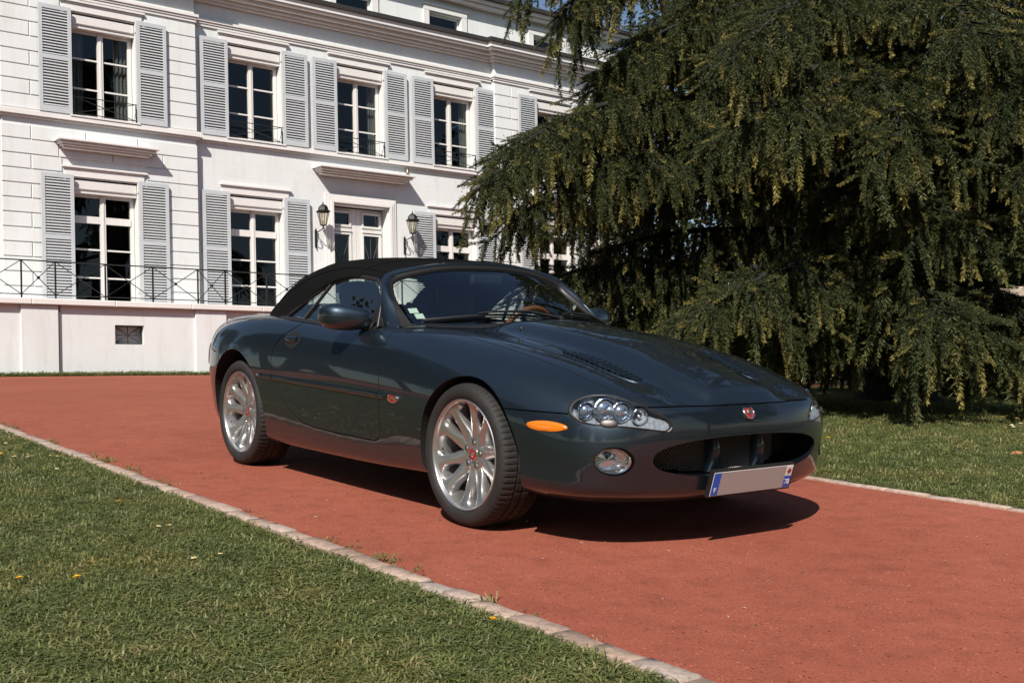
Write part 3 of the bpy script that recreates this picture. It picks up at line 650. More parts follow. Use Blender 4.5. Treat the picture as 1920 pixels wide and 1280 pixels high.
def boolean(me, cutter, op):
    a = bpy.data.objects.new('tmp_a', me); b = bpy.data.objects.new('tmp_b', cutter); COL.objects.link(a); COL.objects.link(b)
    m = a.modifiers.new('b', 'BOOLEAN'); m.operation = op; m.solver = 'EXACT'; m.object = b
    try: m.material_mode = 'TRANSFER'
    except Exception: pass
    bpy.context.view_layer.update(); dg = bpy.context.evaluated_depsgraph_get()
    r = bpy.data.meshes.new_from_object(a.evaluated_get(dg)); bpy.data.objects.remove(a); bpy.data.objects.remove(b); return r
def smooth_panel(me):
    me.polygons.foreach_set('use_smooth', [True] * len(me.polygons)); cn = []; cache = {}
    for p in me.polygons:
        for li in p.loop_indices:
            vi = me.loops[li].vertex_index
            if vi not in cache: cache[vi] = shell_normal(me.vertices[vi].co)
            n, d = cache[vi]
            cn.append(n if (n is not None and d < 0.0015 and n.dot(p.normal) > 0.72) else p.normal.copy())
    me.normals_split_custom_set(cn); return me
def mesh_of(mb, mats): return mb.mesh('cutter', mats)
both = lambda f: [f(-1), f(1)]
def cyl_y(cx, cz, r, y0, y1, n=64):
    poly = [(cx + r * math.cos(2 * math.pi * k / n), cz + r * math.sin(2 * math.pi * k / n)) for k in range(n)]
    return MB().prism(poly, y0, y1, lambda u, v, w: (u, w, v))
LAMP_N = Vector((.66, -.56, .5)).normalized(); LAMP_C = Vector((.84, -.66, .63))
LAMP = [(.706,-.817,.63),(.701,-.799,.658),(.709,-.769,.68),(.729,-.733,.694),(.755,-.7,.698),(.783,-.666,.698),(.808,-.64,.695),(.844,-.613,.677),(.891,-.578,.654),(.942,-.539,.631),(.983,-.504,.616),(1.007,-.491,.599),(1.022,-.491,.578),(1.022,-.505,.563),(1.004,-.532,.557),(.945,-.604,.554),(.884,-.675,.554),(.822,-.747,.557),(.787,-.78,.566),(.753,-.804,.583),(.724,-.818,.606)]
LU = LAMP_N.cross(Vector((0, 0, 1))).normalized(); LV = LU.cross(LAMP_N)
if LU.x < 0: LU = -LU
LUV = [((Vector(p) - LAMP_C).dot(LU), (Vector(p) - LAMP_C).dot(LV)) for p in LAMP]
def rounded(poly, n=3):
    P = [Vector(p) for p in poly]
    for _ in range(n):
        Q = []
        for i, p in enumerate(P): q = P[(i + 1) % len(P)]; Q += [p * .75 + q * .25, p * .25 + q * .75]
        P = Q
    return [tuple(p) for p in P]
LUV = rounded(LUV, 1); LCEN = (sum(p[0] for p in LUV) / len(LUV), sum(p[1] for p in LUV) / len(LUV))
def scale_poly(poly, k, c): return [(c[0] + (u - c[0]) * k, c[1] + (v - c[1]) * k) for u, v in poly]
def lamp_pt(u, v, w, sg=-1):
    p = LAMP_C + LU * u + LV * v + LAMP_N * w; return Vector((p.x, p.y * (1 if sg < 0 else -1), p.z))
FOG_C = Vector((.842, -.668, .397)); FOG_N = Vector((.80, -.60, .02)).normalized(); FU = Vector((.60, .80, 0)).normalized(); FV = Vector((0, 0, 1))
def fog_pt(u, v, w, sg=-1):
    p = FOG_C + FU * u + FV * v + FOG_N * w; return Vector((p.x, p.y * (1 if sg < 0 else -1), p.z))
oval = lambda rx, ry, n=40, e=2.0, cx=0, cy=0: [(cx + rx * math.copysign(abs(math.cos(t)) ** (2 / e), math.cos(t)), cy + ry * math.copysign(abs(math.sin(t)) ** (2 / e), math.sin(t))) for t in [2 * math.pi * (k + .5) / n for k in range(n)]]
MOUTH = oval(.530, .088, 56, 2.5, 0, .402)
body = SHELL
cuts = []
for sg in (-1, 1):
    for cx, cz, r, yi in ((.035, .322, .398, .47), (-2.588, .338, .418, .50)): cuts.append(mesh_of(cyl_y(cx, cz, r, min(sg * yi, sg * 1.2), max(sg * yi, sg * 1.2)), [M_WELL]))
    cuts.append(mesh_of(MB().prism(LUV, -.085, .2, lambda u, v, w: lamp_pt(u, v, w, sg)), [M_REFL2]))
    cuts.append(mesh_of(MB().prism(oval(.088, .062), -.07, .2, lambda u, v, w: fog_pt(u, v, w, sg)), [M_PAINTC]))
CK = rounded([(-.80, -.64), (-.80, .64), (-1.05, .70), (-2.10, .70), (-2.60, .62), (-2.74, .45), (-2.74, -.45), (-2.60, -.62), (-2.10, -.70), (-1.05, -.70)], 2)
cuts.append(mesh_of(MB().prism(CK, .42, 1.4, lambda u, v, w: (u, v, w)), [M_CAB]))
cuts.append(mesh_of(MB().prism(MOUTH, .76, 1.3, lambda u, v, w: (w, u, v)), [M_PAINTC]))
for c in cuts: body = boolean(body, c, 'DIFFERENCE')
DOORP = rounded([(-.752,.70),(-.755,.50),(-.765,.335),(-.90,.328),(-1.45,.335),(-1.66,.352),(-1.82,.42),(-1.96,.53),(-2.035,.66),(-2.02,.78),(-1.94,.86),(-1.80,.915),(-1.76,1.0),(-.80,1.0),(-.775,.93),(-.758,.85)], 2)
BONP = [(-.44,0),(-.46,.25),(-.51,.45),(-.585,.60),(-.57,.660),(-.50,.683),(-.16,.672),(.21,.660),(.40,.648),(.60,.625),(.73,.600),(.84,.562),(.95,.500),(1.00,.47),(1.1,.4),(1.1,0)]
BONP = BONP + [(x, -y) for x, y in reversed(BONP[1:-1])]
BUMP = [(.25,0),(1.3,0),(1.3,.624),(.86,.624),(.72,.590),(.25,.590)]
def inset(poly, d):
    P = [Vector(p) for p in poly]; n = len(P); A = sum(P[i].x * P[(i+1) % n].y - P[(i+1) % n].x * P[i].y for i in range(n)); s = 1 if A > 0 else -1; out = []
    for i in range(n):
        e1 = (P[i] - P[i-1]).normalized(); e2 = (P[(i+1) % n] - P[i]).normalized(); n1 = Vector((-e1.y, e1.x)) * s; n2 = Vector((-e2.y, e2.x)) * s
        b = (n1 + n2); b = b.normalized() / max(.5, b.normalized().dot(n1)); out.append(tuple(P[i] + b * d))
    return out
def split(body, poly, a, b, fn, gap=.0032):
    c1 = mesh_of(MB().prism(inset(poly, gap), a, b, fn), [M_BLACK]); c2 = mesh_of(MB().prism(inset(poly, -gap), a, b, fn), [M_BLACK])
    return boolean(body, c1, 'INTERSECT'), boolean(body, c2, 'DIFFERENCE')
bonnet, body = split(body, BONP, .6265, 1.3, lambda u, v, w: (u, v, w))
bumper, body = split(body, BUMP, -1.2, 1.2, lambda u, v, w: (u, w, v))
door_r, body = split(body, DOORP, -1.2, -.775, lambda u, v, w: (u, w, v))
door_l, body = split(body, DOORP, .775, 1.2, lambda u, v, w: (u, w, v))
BODY = link('body', smooth_panel(body), CAR); BONNET = link('bonnet', smooth_panel(bonnet), CAR); BUMPER = link('front_bumper', smooth_panel(bumper), CAR)
DOORS = [link('door', smooth_panel(d), CAR) for d in (door_r, door_l)]
def side_pt(X, Z, off=0.0, sg=-1):
    q, n, i, d = SH_BVH.ray_cast(Vector((X, sg * 2.0, Z)), Vector((0, -sg, 0)))
    nn, _ = shell_normal(q); return q + nn * off
def top_pt(X, Y, off=0.0):
    q, n, i, d = SH_BVH.ray_cast(Vector((X, Y, 2.0)), Vector((0, 0, -1)))
    nn, _ = shell_normal(q); return q + nn * off
def patch(name, poly, fn, mats, parent, rings=(1.0, .93, .7, .35), offs=(-.002, .004, .005, .005), mi=None, c=None):
    """domed cap over a 2-D outline laid on the bodywork"""
    c = c or (sum(p[0] for p in poly) / len(poly), sum(p[1] for p in poly) / len(poly)); mb = MB(); n = len(poly); i0 = 0
    for k, o in zip(rings, offs): mb.v += [tuple(fn(u, v, o)) for u, v in scale_poly(poly, k, c)]
    mb.v.append(tuple(fn(c[0], c[1], offs[-1])))
    for r in range(len(rings) - 1):
        for i in range(n): j = (i + 1) % n; mb.f.append((r*n + i, r*n + j, (r+1)*n + j, (r+1)*n + i)); mb.m.append(0 if mi is None else mi[r])
    r = len(rings) - 1
    for i in range(n): mb.f.append((r*n + i, r*n + (i + 1) % n, (r+1)*n)); mb.m.append(0 if mi is None else mi[-1])
    mb.cur = 1
    return mb.build(name, mats, parent, smooth=50)
def lathe_at(prof, n, P, axis): return MB().lathe(prof, n, Matrix.Translation(P) @ Vector(axis).to_track_quat('Z', 'Y').to_matrix().to_4x4())
def text_mesh(s, size, M, mat, name, parent, ext=.0008):
    cu = bpy.data.curves.new(name, 'FONT'); cu.body = s; cu.size = size; cu.extrude = ext; cu.align_x = 'CENTER'; cu.align_y = 'CENTER'
    o = bpy.data.objects.new('tmp_t', cu); COL.objects.link(o); bpy.context.view_layer.update(); me = bpy.data.meshes.new_from_object(o.evaluated_get(bpy.context.evaluated_depsgraph_get())); bpy.data.objects.remove(o)
    me.transform(M); me.materials.clear(); me.materials.append(mat); return link(name, me, parent)
# ---- per side: lamps, rub strip, badge, marker, mirror, handle
def lamp_surface(u, v, off, sg):
    o = lamp_pt(u, v, .35, sg); dr = -LAMP_N.copy(); dr.y *= (1 if sg < 0 else -1)
    q, n, i, d = SH_BVH.ray_cast(o, dr)
    if q is None: q = lamp_pt(u, v, 0, sg)
    return q - dr * off
for sg, DR in ((-1, DOORS[0]), (1, DOORS[1])):
    ax = LAMP_N.copy(); ax.y *= (1 if sg < 0 else -1)
    HL = patch('headlight', LUV, lambda u, v, o: lamp_surface(u, v, o, sg), [M_GASKET, M_LENS], CAR, (1.012, 1.0, .955, .93, .7, .4), (-.004, .0025, .0035, .0015, .0025, .003), [0, 0, 0, 1, 1, 1]); HL['label'] = 'clear teardrop headlight cluster'
    MB().prism(scale_poly(LUV, .985, LCEN), -.083, -.079, lambda u, v, w: lamp_pt(u, v, w, sg)).build('reflector', M_REFL2, HL)
    for nm, (uu, vv), r, w0, mt in (('side_lamp', (-.128, .004), .034, -.062, M_BULB), ('main_beam', (-.048, .010), .045, -.060, M_BULB), ('dip_beam', (.022, .000), .040, -.060, M_BULB), ('indicator_lamp', (.100, -.016), .032, -.066, M_REFL)):
        P = lamp_pt(uu, vv, w0, sg); fax = Vector((.93, .36 * sg, .05)).normalized()
        o = lathe_at([(r * 1.12, -.045), (r * 1.14, .012), (r * 1.02, .016), (r * .98, .004), (r * .96, -.006)], 28, P, fax).build(nm, M_REFL, HL, smooth=40)
        if mt is M_BULB: lathe_at([(r * .95, -.004), (r * .82, .008), (r * .5, .018), (0.0001, .022)], 28, P, fax).build('projector_lens', M_BULB, o, smooth=60)
        else: lathe_at([(r * .95, -.004), (r * .5, -.018), (.010, -.024), (.009, .004), (0.0001, .010)], 24, P, fax).build('bulb', M_REFL, o, smooth=40)
    wc = oval(.036, .017, 24, 2.2, -.030, -.074); patch('washer_cover', wc, lambda u, v, o: lamp_surface(u, v, o, sg), [M_GASKET, M_STEEL], HL, (1.06, 1.0, .9, .5), (-.003, .006, .008, .010), [0, 1, 1])
    FL = MB().prism(oval(.078, .054), -.05, -.046, lambda u, v, w: fog_pt(u - .006, v, w, sg)).build('fog_lamp', M_REFL, CAR)
    fax = FOG_N.copy(); fax.y *= (1 if sg < 0 else -1)
    rg = MB(); 
    for (k, w) in ((1.02, -.05), (1.03, .002), (.96, .004), (.93, -.003), (.92, -.03)): rg.v += [tuple(fog_pt(u - .006, v, w, sg)) for u, v in oval(.078 * k, .054 * k)]
    for r in range(4):
        for i in range(40): j = (i + 1) % 40; rg.f.append((r*40 + i, r*40 + j, (r+1)*40 + j, (r+1)*40 + i)); rg.m.append(0)
    rg.build('bezel', M_CHROME, FL, smooth=40)
    lathe_at([(.042, -.012), (.044, .012), (.040, .014), (.036, .0), (.0001, .006)], 24, fog_pt(-.030, .002, -.03, sg), fax).build('projector', M_BULB, FL, smooth=40)
    mb = MB(); n = 40
    for k, w in ((.93, .000), (.6, .010), (.25, .014)): mb.v += [tuple(fog_pt(u - .006, v, w, sg)) for u, v in oval(.078 * k, .054 * k)]
    mb.v.append(tuple(fog_pt(-.006, 0, .015, sg)))
    for r in range(2):
        for i in range(n): j = (i + 1) % n; mb.f.append((r*n + i, r*n + j, (r+1)*n + j, (r+1)*n + i)); mb.m.append(0)
    for i in range(n): mb.f.append((2*n + i, 2*n + (i + 1) % n, 3*n)); mb.m.append(0)
    mb.build('lens', M_LENS, FL, smooth=60)
    sp = lambda u, v, o: side_pt(u, v, o, sg)
    patch('side_marker', oval(.110, .0235, 36, 2.0, .585, .531), sp, [M_AMBER, M_AMBER], CAR, (1.0, .93, .7, .35), (-.002, .006, .009, .010))
    bd = patch('side_badge', oval(.052, .024, 28, 2.0, -.600, .571), sp, [M_CHROME, M_RED], CAR, (1.0, .97, .84, .80, .4), (-.001, .007, .008, .0065, .0065), [0, 0, 0, 1])
    bm_ = patch('lettering', oval(.024, .006, 16, 3.0, -.600, .571), sp, [M_CHROME, M_CHROME], bd, (1.0, .8), (.006, .0085))
    # rub strip, part on the wing, on the door and on the quarter
    def strip(x0, x1, parent):
        mb = MB(); rows = []
        for X in np.linspace(x0, x1, 24):
            z = .577 + (X + .675) / (-2.221 + .675) * (.608 - .577); e = min(1, abs(X - (-.665)) / .03, abs(X - (-2.225)) / .05); hh = .0155 * (.35 + .65 * e); oo = .014 * (.3 + .7 * e)
            rows.append([side_pt(X, z + a * hh, b * oo - .001, sg) for a, b in ((-1, 0), (-.92, .75), (-.5, 1), (.3, 1.0), (.85, .8), (1, 0))])
        mb.grid(rows); mb.build('rub_strip', M_PAINTC, parent, smooth=40)
    strip(-.667, -.750, CAR); strip(-.757, -2.000, DR); strip(-2.010, -2.223, CAR)
    # door handle
    hp = oval(.088, .052, 32, 2.2, -1.795, .838)
    HD_ = patch('handle', hp, sp, [M_GASKET, M_BLACK], DR, (1.0, .93, .88, .5), (-.001, .002, -.012 + .0135, .0012), [1, 0, 1])
    mb = MB(); rows = []
    for X in np.linspace(-1.872, -1.735, 12):
        e = 1 - ((X + 1.80) / .075) ** 2; rows.append([side_pt(X, .838 + a * .022 * max(.25, e ** .5 if e > 0 else .25), b, sg) for a, b in ((-1, .001), (-.8, .010), (.2, .015), (.9, .011), (1, .002))])
    mb.grid(rows).build('handle_flap', M_PAINTC, HD_, smooth=60)
    # mirror
    mc = Vector((-1.115, .895 * sg, .978)); mb = MB(); rows = []
    for i in range(25):
        th = math.pi * i / 24; ring = []
        for j in range(33):
            ph = 2 * math.pi * j / 32
            ce = lambda a, e: math.copysign(abs(a) ** e, a)
            yy = ce(math.cos(th), .62); rr = ce(math.sin(th), .62)
            x = .100 * rr * ce(math.cos(ph), .8); z = .073 * rr * ce(math.sin(ph), .8)
            if x < -.035: x = -.035
            tp = 1 - .22 * max(0, -yy) ; z = z * tp + .010 * yy
            ring.append((mc.x + x - .045 * yy * 1.0, mc.y + sg * .122 * yy, mc.z + z))
        rows.append(ring)
    mir = mb.grid(rows).build('door_mirror', M_PAINTC, CAR, smooth=50)
    mg = MB().prism(oval(.088, .058, 32, 2.6), 0, .003, lambda u, v, w: (mc.x - .037 - .36 * u * 1.0 - w, mc.y + sg * u, mc.z + v)); mg.build('mirror_glass', M_CHROME, mir)
    q = lambda x, y, z: (x, sg * y, z)
    st = MB(); st.tube([q(-1.10, .80, .945), q(-1.06, .785, .935), q(-1.01, .765, .925)], [.030, .034, .03], 12); st.build('stalk', M_BLACK, mir, smooth=60)
    sl = MB(); A = [q(-.975, .757, .905), q(-1.135, .757, .912), q(-1.115, .735, .97), q(-1.03, .716, 1.075), q(-1.022, .718, 1.075)]; B = [q(a[0], abs(a[1]) - .03, a[2]) for a in A]
    sl.v += A + B; sl.f += [(0,1,2,3,4), (9,8,7,6,5)] + [(i, (i+1) % 5, 5 + (i+1) % 5, 5 + i) for i in range(5)]; sl.m += [0] * 7; sl.build('sail_panel', M_BLACK, mir)
    # tail lamp
    patch('tail_lamp', oval(.10, .075, 32, 2.6, -3.30, .70), sp, [M_GASKET, M_TAIL], CAR, (1.0, .96, .7, .35), (-.002, .005, .008, .009), [0, 1, 1])
    # bonnet louvres
    Lc = (.455, sg * .405); vent = MB(); vo_ = oval(.245, .066, 40, 2.3)
    tp = lambda u, v, o: top_pt(Lc[0] + u, Lc[1] + v * 1.0 + u * -.10 * sg, o)
    VT = patch('bonnet_vent', vo_, tp, [M_PAINTC, M_BLACK], BONNET, (1.0, .97, .92, .5), (-.001, .0045, .0012, .0012), [0, 0, 1])
    for k in range(13):
        u = -.205 + k * .0342; wv = .058 * (1 - abs(u / .245) ** 2.3) ** (1 / 2.3); s_ = MB(); rows = []
        for v in np.linspace(-wv, wv, 6): rows.append([tp(u + a, v, b) for a, b in ((-.0125, .0015), (-.0110, .0125), (.004, .0095), (.0085, .0015))])
        s_.grid(rows).build('louvre', M_PAINTC, VT, smooth=40)
# ---- mouth: mesh grille, two uprights, plate
def m_mesh():
    m, t, b = new_mat('wire_mesh'); b.inputs['Base Color'].default_value = (.20, .19, .18, 1); b.inputs['Metallic'].default_value = .7; b.inputs['Roughness'].default_value = .4; return m
M_MESH = m_mesh()
mb = MB(); px, pz = .014, .0095
inm = lambda y, z: abs(y / .52) ** 2.5 + abs((z - .402) / .084) ** 2.5 < 1
gx = lambda y: .905 - .20 * (y / .5) ** 2
for i in range(-75, 76):
    for sl in (-1, 1):
        y = i * px; seg = []
        for k in range(0, 20):
            yy = y + sl * k * px * .5; zz = .316 + k * pz
            if inm(yy, zz): seg.append((gx(yy) + .002 * sl, yy, zz))
            elif len(seg) > 1: mb.tube(seg, .0022, 3, False); seg = []
            else: seg = []
        if len(seg) > 1: mb.tube(seg, .0022, 3, False)
GR = mb.build('grille_mesh', M_MESH, CAR, recalc=False); GR['kind'] = 'stuff'
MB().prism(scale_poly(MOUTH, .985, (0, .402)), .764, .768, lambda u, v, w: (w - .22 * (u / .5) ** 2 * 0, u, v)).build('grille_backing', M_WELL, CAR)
for sg in (-1, 1):
    mb = MB(); rows = []
    for z in np.linspace(.322, .484, 9):
        t_ = (z - .322) / .162; w = .019 + .012 * (1 - t_); x0 = .915 + .035 * math.sin(t_ * 2.6)
        rows.append([(x0 - .07, sg * .145 - w, z), (x0 - .012, sg * .145 - w * .8, z), (x0, sg * .145 - w * .35, z), (x0, sg * .145 + w * .35, z), (x0 - .012, sg * .145 + w * .8, z), (x0 - .07, sg * .145 + w, z)])
    mb.grid(rows).build('grille_upright', M_PAINTC, BUMPER, smooth=60)
PM = Matrix.Translation((1.018, 0, .2886)) @ Matrix.Rotation(.278, 4, 'Y') @ Matrix(((0, 0, 1, 0), (1, 0, 0, 0), (0, 1, 0, 0), (0, 0, 0, 1)))    # local x to the car's left, y up, z forward
PL = MB().box(-.268, .268, -.063, .063, -.014, .0055, PM).build('number_plate', M_BLACK, CAR); PL['label'] = 'blank grey number plate with blue end bands'
def plate_rect(x0, x1, y0, y1, z, mat, nm): return MB().box(x0, x1, y0, y1, z, z + .0012, PM).build(nm, mat, PL)
plate_rect(-.26, .26, -.055, .055, .006, M_WHITE, 'plate_border'); plate_rect(-.215, .213, -.0535, .0535, .0075, M_PLATE, 'plate_face')
plate_rect(-.258, -.2155, -.052, .052, .0075, M_BLUE, 'country_band'); plate_rect(.2135, .2575, -.052, .002, .0075, M_BLUE, 'district_band'); plate_rect(.2155, .2565, .005, .051, .0075, M_WHITE, 'emblem_field')
text_mesh('F', .034, PM @ Matrix.Translation((-.237, -.030, .0092)), M_WHITE, 'country_letter', PL); text_mesh('78', .036, PM @ Matrix.Translation((.2355, -.026, .0092)), M_WHITE, 'district_number', PL)
st = MB(); pts = []
for k in range(16): rr = .017 if k % 2 == 0 else .008; pts.append((.236 + rr * math.cos(math.pi * k / 8), .028 + rr * math.sin(math.pi * k / 8)))
st.prism(pts, .0088, .0098, lambda u, v, w: PM @ Vector((u, v, w))).build('red_star', M_RED, PL)
# nose emblem
EQ, _n, _i, _d = SH_BVH.ray_cast(Vector((2, 0, .588)), Vector((-1, 0, 0))); EN = (shell_normal(EQ)[0] + Vector((.0, 0, .35))).normalized()
EM = lathe_at([(.034, -.006), (.035, .004), (.032, .007), (.029, .007), (.028, .004)], 28, EQ, EN).build('nose_emblem', M_CHROME, CAR, smooth=40)
lathe_at([(.028, .004), (.020, .0055), (.0195, .006), (.0001, .0075)], 28, EQ, EN).build('enamel', M_RED, EM, smooth=60)
lathe_at([(.015, .006), (.013, .0095), (.006, .0115), (.0001, .0105)], 7, EQ, EN).build('relief', M_STEEL, EM, smooth=80)
# ---- glasshouse
def ws_base(t): a = abs(t); return np.array([-.535 - .205 * a ** 2.2, .69 * t, .940 - .002 * a ** 3])
def ws_top(t): a = abs(t); return np.array([-1.068 - .045 * a ** 2, .592 * t, 1.268 - .086 * a ** 2.6])
def ws(t, s):
    p = ws_base(t) * (1 - s) + ws_top(t) * s; bul = .020 * 4 * s * (1 - s); return p + np.array([.62, 0, .78]) * bul - np.array([.075 * 4 * s * (1 - s) * abs(t) ** 7, 0, 0])
mb = MB(); mb.grid([[ws(t, s) for t in np.linspace(-.985, .985, 41)] for s in np.linspace(.0, .985, 15)]); WS = mb.build('windscreen', M_CGLASS, CAR, smooth=180, recalc=False)
SOFTNET = [
 [(-1.135,.662,1.188),(-1.145,.605,1.228),(-1.12,.40,1.272),(-1.095,.2,1.287),(-1.088,0,1.291)],
 [(-1.44,.678,1.208),(-1.43,.628,1.262),(-1.42,.45,1.312),(-1.41,.2,1.329),(-1.40,0,1.333)],
 [(-1.70,.692,1.168),(-1.74,.642,1.252),(-1.76,.46,1.322),(-1.77,.2,1.345),(-1.77,0,1.350)],
 [(-1.93,.72,1.075),(-2.02,.66,1.200),(-2.08,.47,1.296),(-2.10,.2,1.326),(-2.10,0,1.332)],
 [(-2.15,.748,.972),(-2.27,.685,1.105),(-2.37,.48,1.220),(-2.42,.2,1.262),(-2.43,0,1.27)],
 [(-2.32,.758,.955),(-2.42,.695,1.025),(-2.57,.48,1.115),(-2.64,.2,1.160),(-2.65,0,1.170)],
 [(-2.47,.748,.950),(-2.53,.68,.975),(-2.69,.47,.995),(-2.78,.2,1.005),(-2.79,0,1.008)]]
ST = surf(SOFTNET, 49, 33, False, False, True)
mb = MB(); gl = MB(); idx = {}
for sg in (1, -1):
    F = np.array([1, sg, 1])
    for u in range(48):
        for v in range(32):
            q = [ST[u, v] * F, ST[u+1, v] * F, ST[u+1, v+1] * F, ST[u, v+1] * F]
            if sg < 0: q = q[::-1]
            (gl if (33 <= u < 47 and ((u - 39.5) / 6.4) ** 4 + ((31.5 - v) / 17.5) ** 4 < 1.0) else mb).quad(*q)
def weld(mb, name, mat, parent, solid=None):
    me = mb.mesh(name, mat, None, False); bm = bmesh.new(); bm.from_mesh(me); bmesh.ops.remove_doubles(bm, verts=bm.verts[:], dist=1e-5); bmesh.ops.recalc_face_normals(bm, faces=bm.faces[:])
    if solid: 
        up_ = sum((f.normal.z for f in bm.faces)); 
        if up_ < 0: bmesh.ops.reverse_faces(bm, faces=bm.faces[:])
        bmesh.ops.solidify(bm, geom=bm.faces[:], thickness=solid)
    bm.to_mesh(me); bm.free(); me.polygons.foreach_set('use_smooth', [True] * len(me.polygons)); me.set_sharp_from_angle(angle=math.radians(45)); return link(name, me, parent)
SOFT = weld(mb, 'soft_top', M_SOFT, CAR, .018); weld(gl, 'rear_window', M_CGLASS, SOFT)
sm = MB()
for u in (7, 24):                                      # sewn seams across the cloth
    for sg in (1, -1):
        sm.tube([Vector(ST[u + (v - 32) // 40, v] * np.array([1, sg, 1])) + Vector((0, 0, .001)) for v in range(1, 33)], .0035, 5)
for sg in (1, -1): sm.tube([Vector(ST[u, 6] * np.array([1, sg, 1])) + Vector((0, sg * .001, .001)) for u in range(0, 47)], .003, 5)
sm.build('seam', M_SOFT, SOFT, smooth=80)
# windscreen frame: from the glass edge out to the hood and the door glass
def loop(fn, n=60): return [fn(k / n) for k in range(n + 1)]
inner_half = [ws(1, s) for s in np.linspace(.0, .93, 16)] + [ws(.985, .975)] + [ws(t, .99) for t in np.linspace(.93, 0, 14)]
outer_ctrl = np.array([(-.968,.752,.900),(-.992,.738,.985),(-1.028,.714,1.085),(-1.075,.688,1.150),(-1.130,.655,1.196),(-1.142,.602,1.232),(-1.128,.50,1.256),(-1.112,.35,1.279),(-1.095,.18,1.290),(-1.088,0,1.294)])
tt = np.concatenate([[0], np.cumsum(np.linalg.norm(np.diff(outer_ctrl, axis=0), axis=1))]); ti = np.concatenate([[0], np.cumsum(np.linalg.norm(np.diff(np.array(inner_half), axis=0), axis=1))])
fr = MB()
for sg in (1, -1):
    rows = []
    for k in range(46):
        a = k / 45; 
        o = cspline(tt, outer_ctrl, [a * tt[-1]])[0]; i = np.array([np.interp(a * ti[-1], ti, np.array(inner_half)[:, c]) for c in range(3)])
        nrm = np.array([.45, .55 * min(1, 2.2 * (1 - a)), .55 + .4 * a]); nrm /= np.linalg.norm(nrm)
        row = []
        for w, b in ((0, -.012), (.0, .004), (.16, .010), (.34, .010), (.36, .016), (.6, .020), (.85, .012), (1.0, 0), (1.0, -.02)): row.append((i * (1 - w) + o * w + nrm * b) * np.array([1, sg, 1]))
        rows.append(row)
    i0 = len(fr.f); fr.grid(rows)
    for k in range(len(fr.f) - i0): fr.m[i0 + k] = 1 if k % 8 < 3 else 0
fr.cur = 1; fr.build('windscreen_frame', [M_PAINTC, M_GASKET], CAR, smooth=50)
# stickers on the inside of the screen
for s0, s1, t0, t1 in ((.235, .325, -.960, -.905), (.135, .222, -.940, -.885)):
    MB().grid([[ws(t, s) + np.array([-.004, 0, -.004]) for t in np.linspace(t0, t1, 4)] for s in (s0, s1)]).build('inspection_sticker', simple('sticker', (.62, .72, .62), .5), WS, recalc=False)
# side glass
yg = lambda z: .757 - (z - .915) * .345
def side_poly(P, sg, off=0): return [(x, sg * (yg(z) + off), z) for x, z in P]
DG = [(-.990,.905),(-1.035,1.085),(-1.085,1.150),(-1.145,1.188),(-1.30,1.203),(-1.45,1.206),(-1.60,1.192),(-1.655,1.182),(-1.905,.935)]
QG = [(-1.925,.935),(-1.675,1.178),(-1.75,1.150),(-1.93,1.072),(-2.05,1.012),(-2.14,.965),(-2.14,.945)]
for sg, DR in ((-1, DOORS[0]), (1, DOORS[1])):
    for nm, P, par in (('door_window', DG, DR), ('quarter_window', QG, CAR)): MB().quad(*side_poly(P, sg)).build(nm, M_CGLASS, par, recalc=False)
    MB().beam((-1.915, sg * (yg(.935) + .004), .935), (-1.665, sg * (yg(1.18) + .004), 1.182), .010, .020, (0, 1, 0)).build('window_divider', M_STEEL, CAR)
    edge = [(-.985,.90),(-1.035,1.085),(-1.085,1.150),(-1.145,1.188),(-1.30,1.204),(-1.45,1.207),(-1.60,1.193),(-1.75,1.150),(-1.93,1.072),(-2.05,1.012),(-2.16,.958)]
    MB().tube(side_poly(edge, sg, .004), .011, 8).build('window_seal', M_GASKET, CAR, smooth=60)
    mb = MB(); rows = []
    for X in np.linspace(-.965, -2.17, 26):
        Y = .765 + .004 * math.sin((X + .96) * 2.6); z = top_pt(X, sg * (Y + .012)).z; rows.append([(X, sg * (Y - .035), z - .005), (X, sg * (Y - .028), z + .012), (X, sg * Y, z + .013), (X, sg * (Y + .014), z + .004), (X, sg * (Y + .018), z - .010)])
    mb.grid(rows).build('belt_moulding', M_GASKET, CAR, smooth=50)
# scuttle panel and wipers
mb = MB(); rows = []
for y in np.linspace(-.62, .62, 31):
    xf = np.interp(abs(y), [0, .25, .45, .60, .64], [-.445, -.465, -.515, -.585, -.63]); rows.append([tuple(top_pt(xf - k, y, .0025)) for k in (.004, .04, .09, .15)])
mb.grid(rows).build('scuttle', M_BLACK, CAR, smooth=60)
for ypiv, t0, t1, s0 in ((.02, -.93, .02, .055), (.42, -.02, .74, .05)):
    mb = MB(); bl = [ws(t, s0 + .075 * math.sin(max(0, (t - t0) / (t1 - t0)) * 2.4)) + np.array([.012, 0, .014]) for t in np.linspace(t0, t1, 22)]
    mb.tube(bl, .0075, 6); mb.tube([p + np.array([-.010, 0, -.014]) for p in bl], .0045, 5)
    pv = np.array(top_pt(-.515 - .16 * (abs(ypiv + .12)) ** 2, min(.52, ypiv + .12), .02)); mid = bl[12] + np.array([.012, 0, .018])
    mb.tube([pv, pv * .5 + mid * .5 + np.array([.0, 0, .02]), mid, bl[9] + np.array([.008, 0, .012])], [.012, .009, .007, .005], 6); mb.tube([pv - np.array([0, 0, .03]), pv + np.array([0, 0, .012])], .017, 10)
    mb.build('wiper', M_BLACK, CAR, smooth=60)
# washer jets
for y in (-.30, .30): lathe_at([(.012, -.004), (.012, .004), (.007, .010), (.0001, .011)], 10, top_pt(-.30, y), (0, 0, 1)).build('washer_jet', M_BLACK, BONNET, smooth=40)
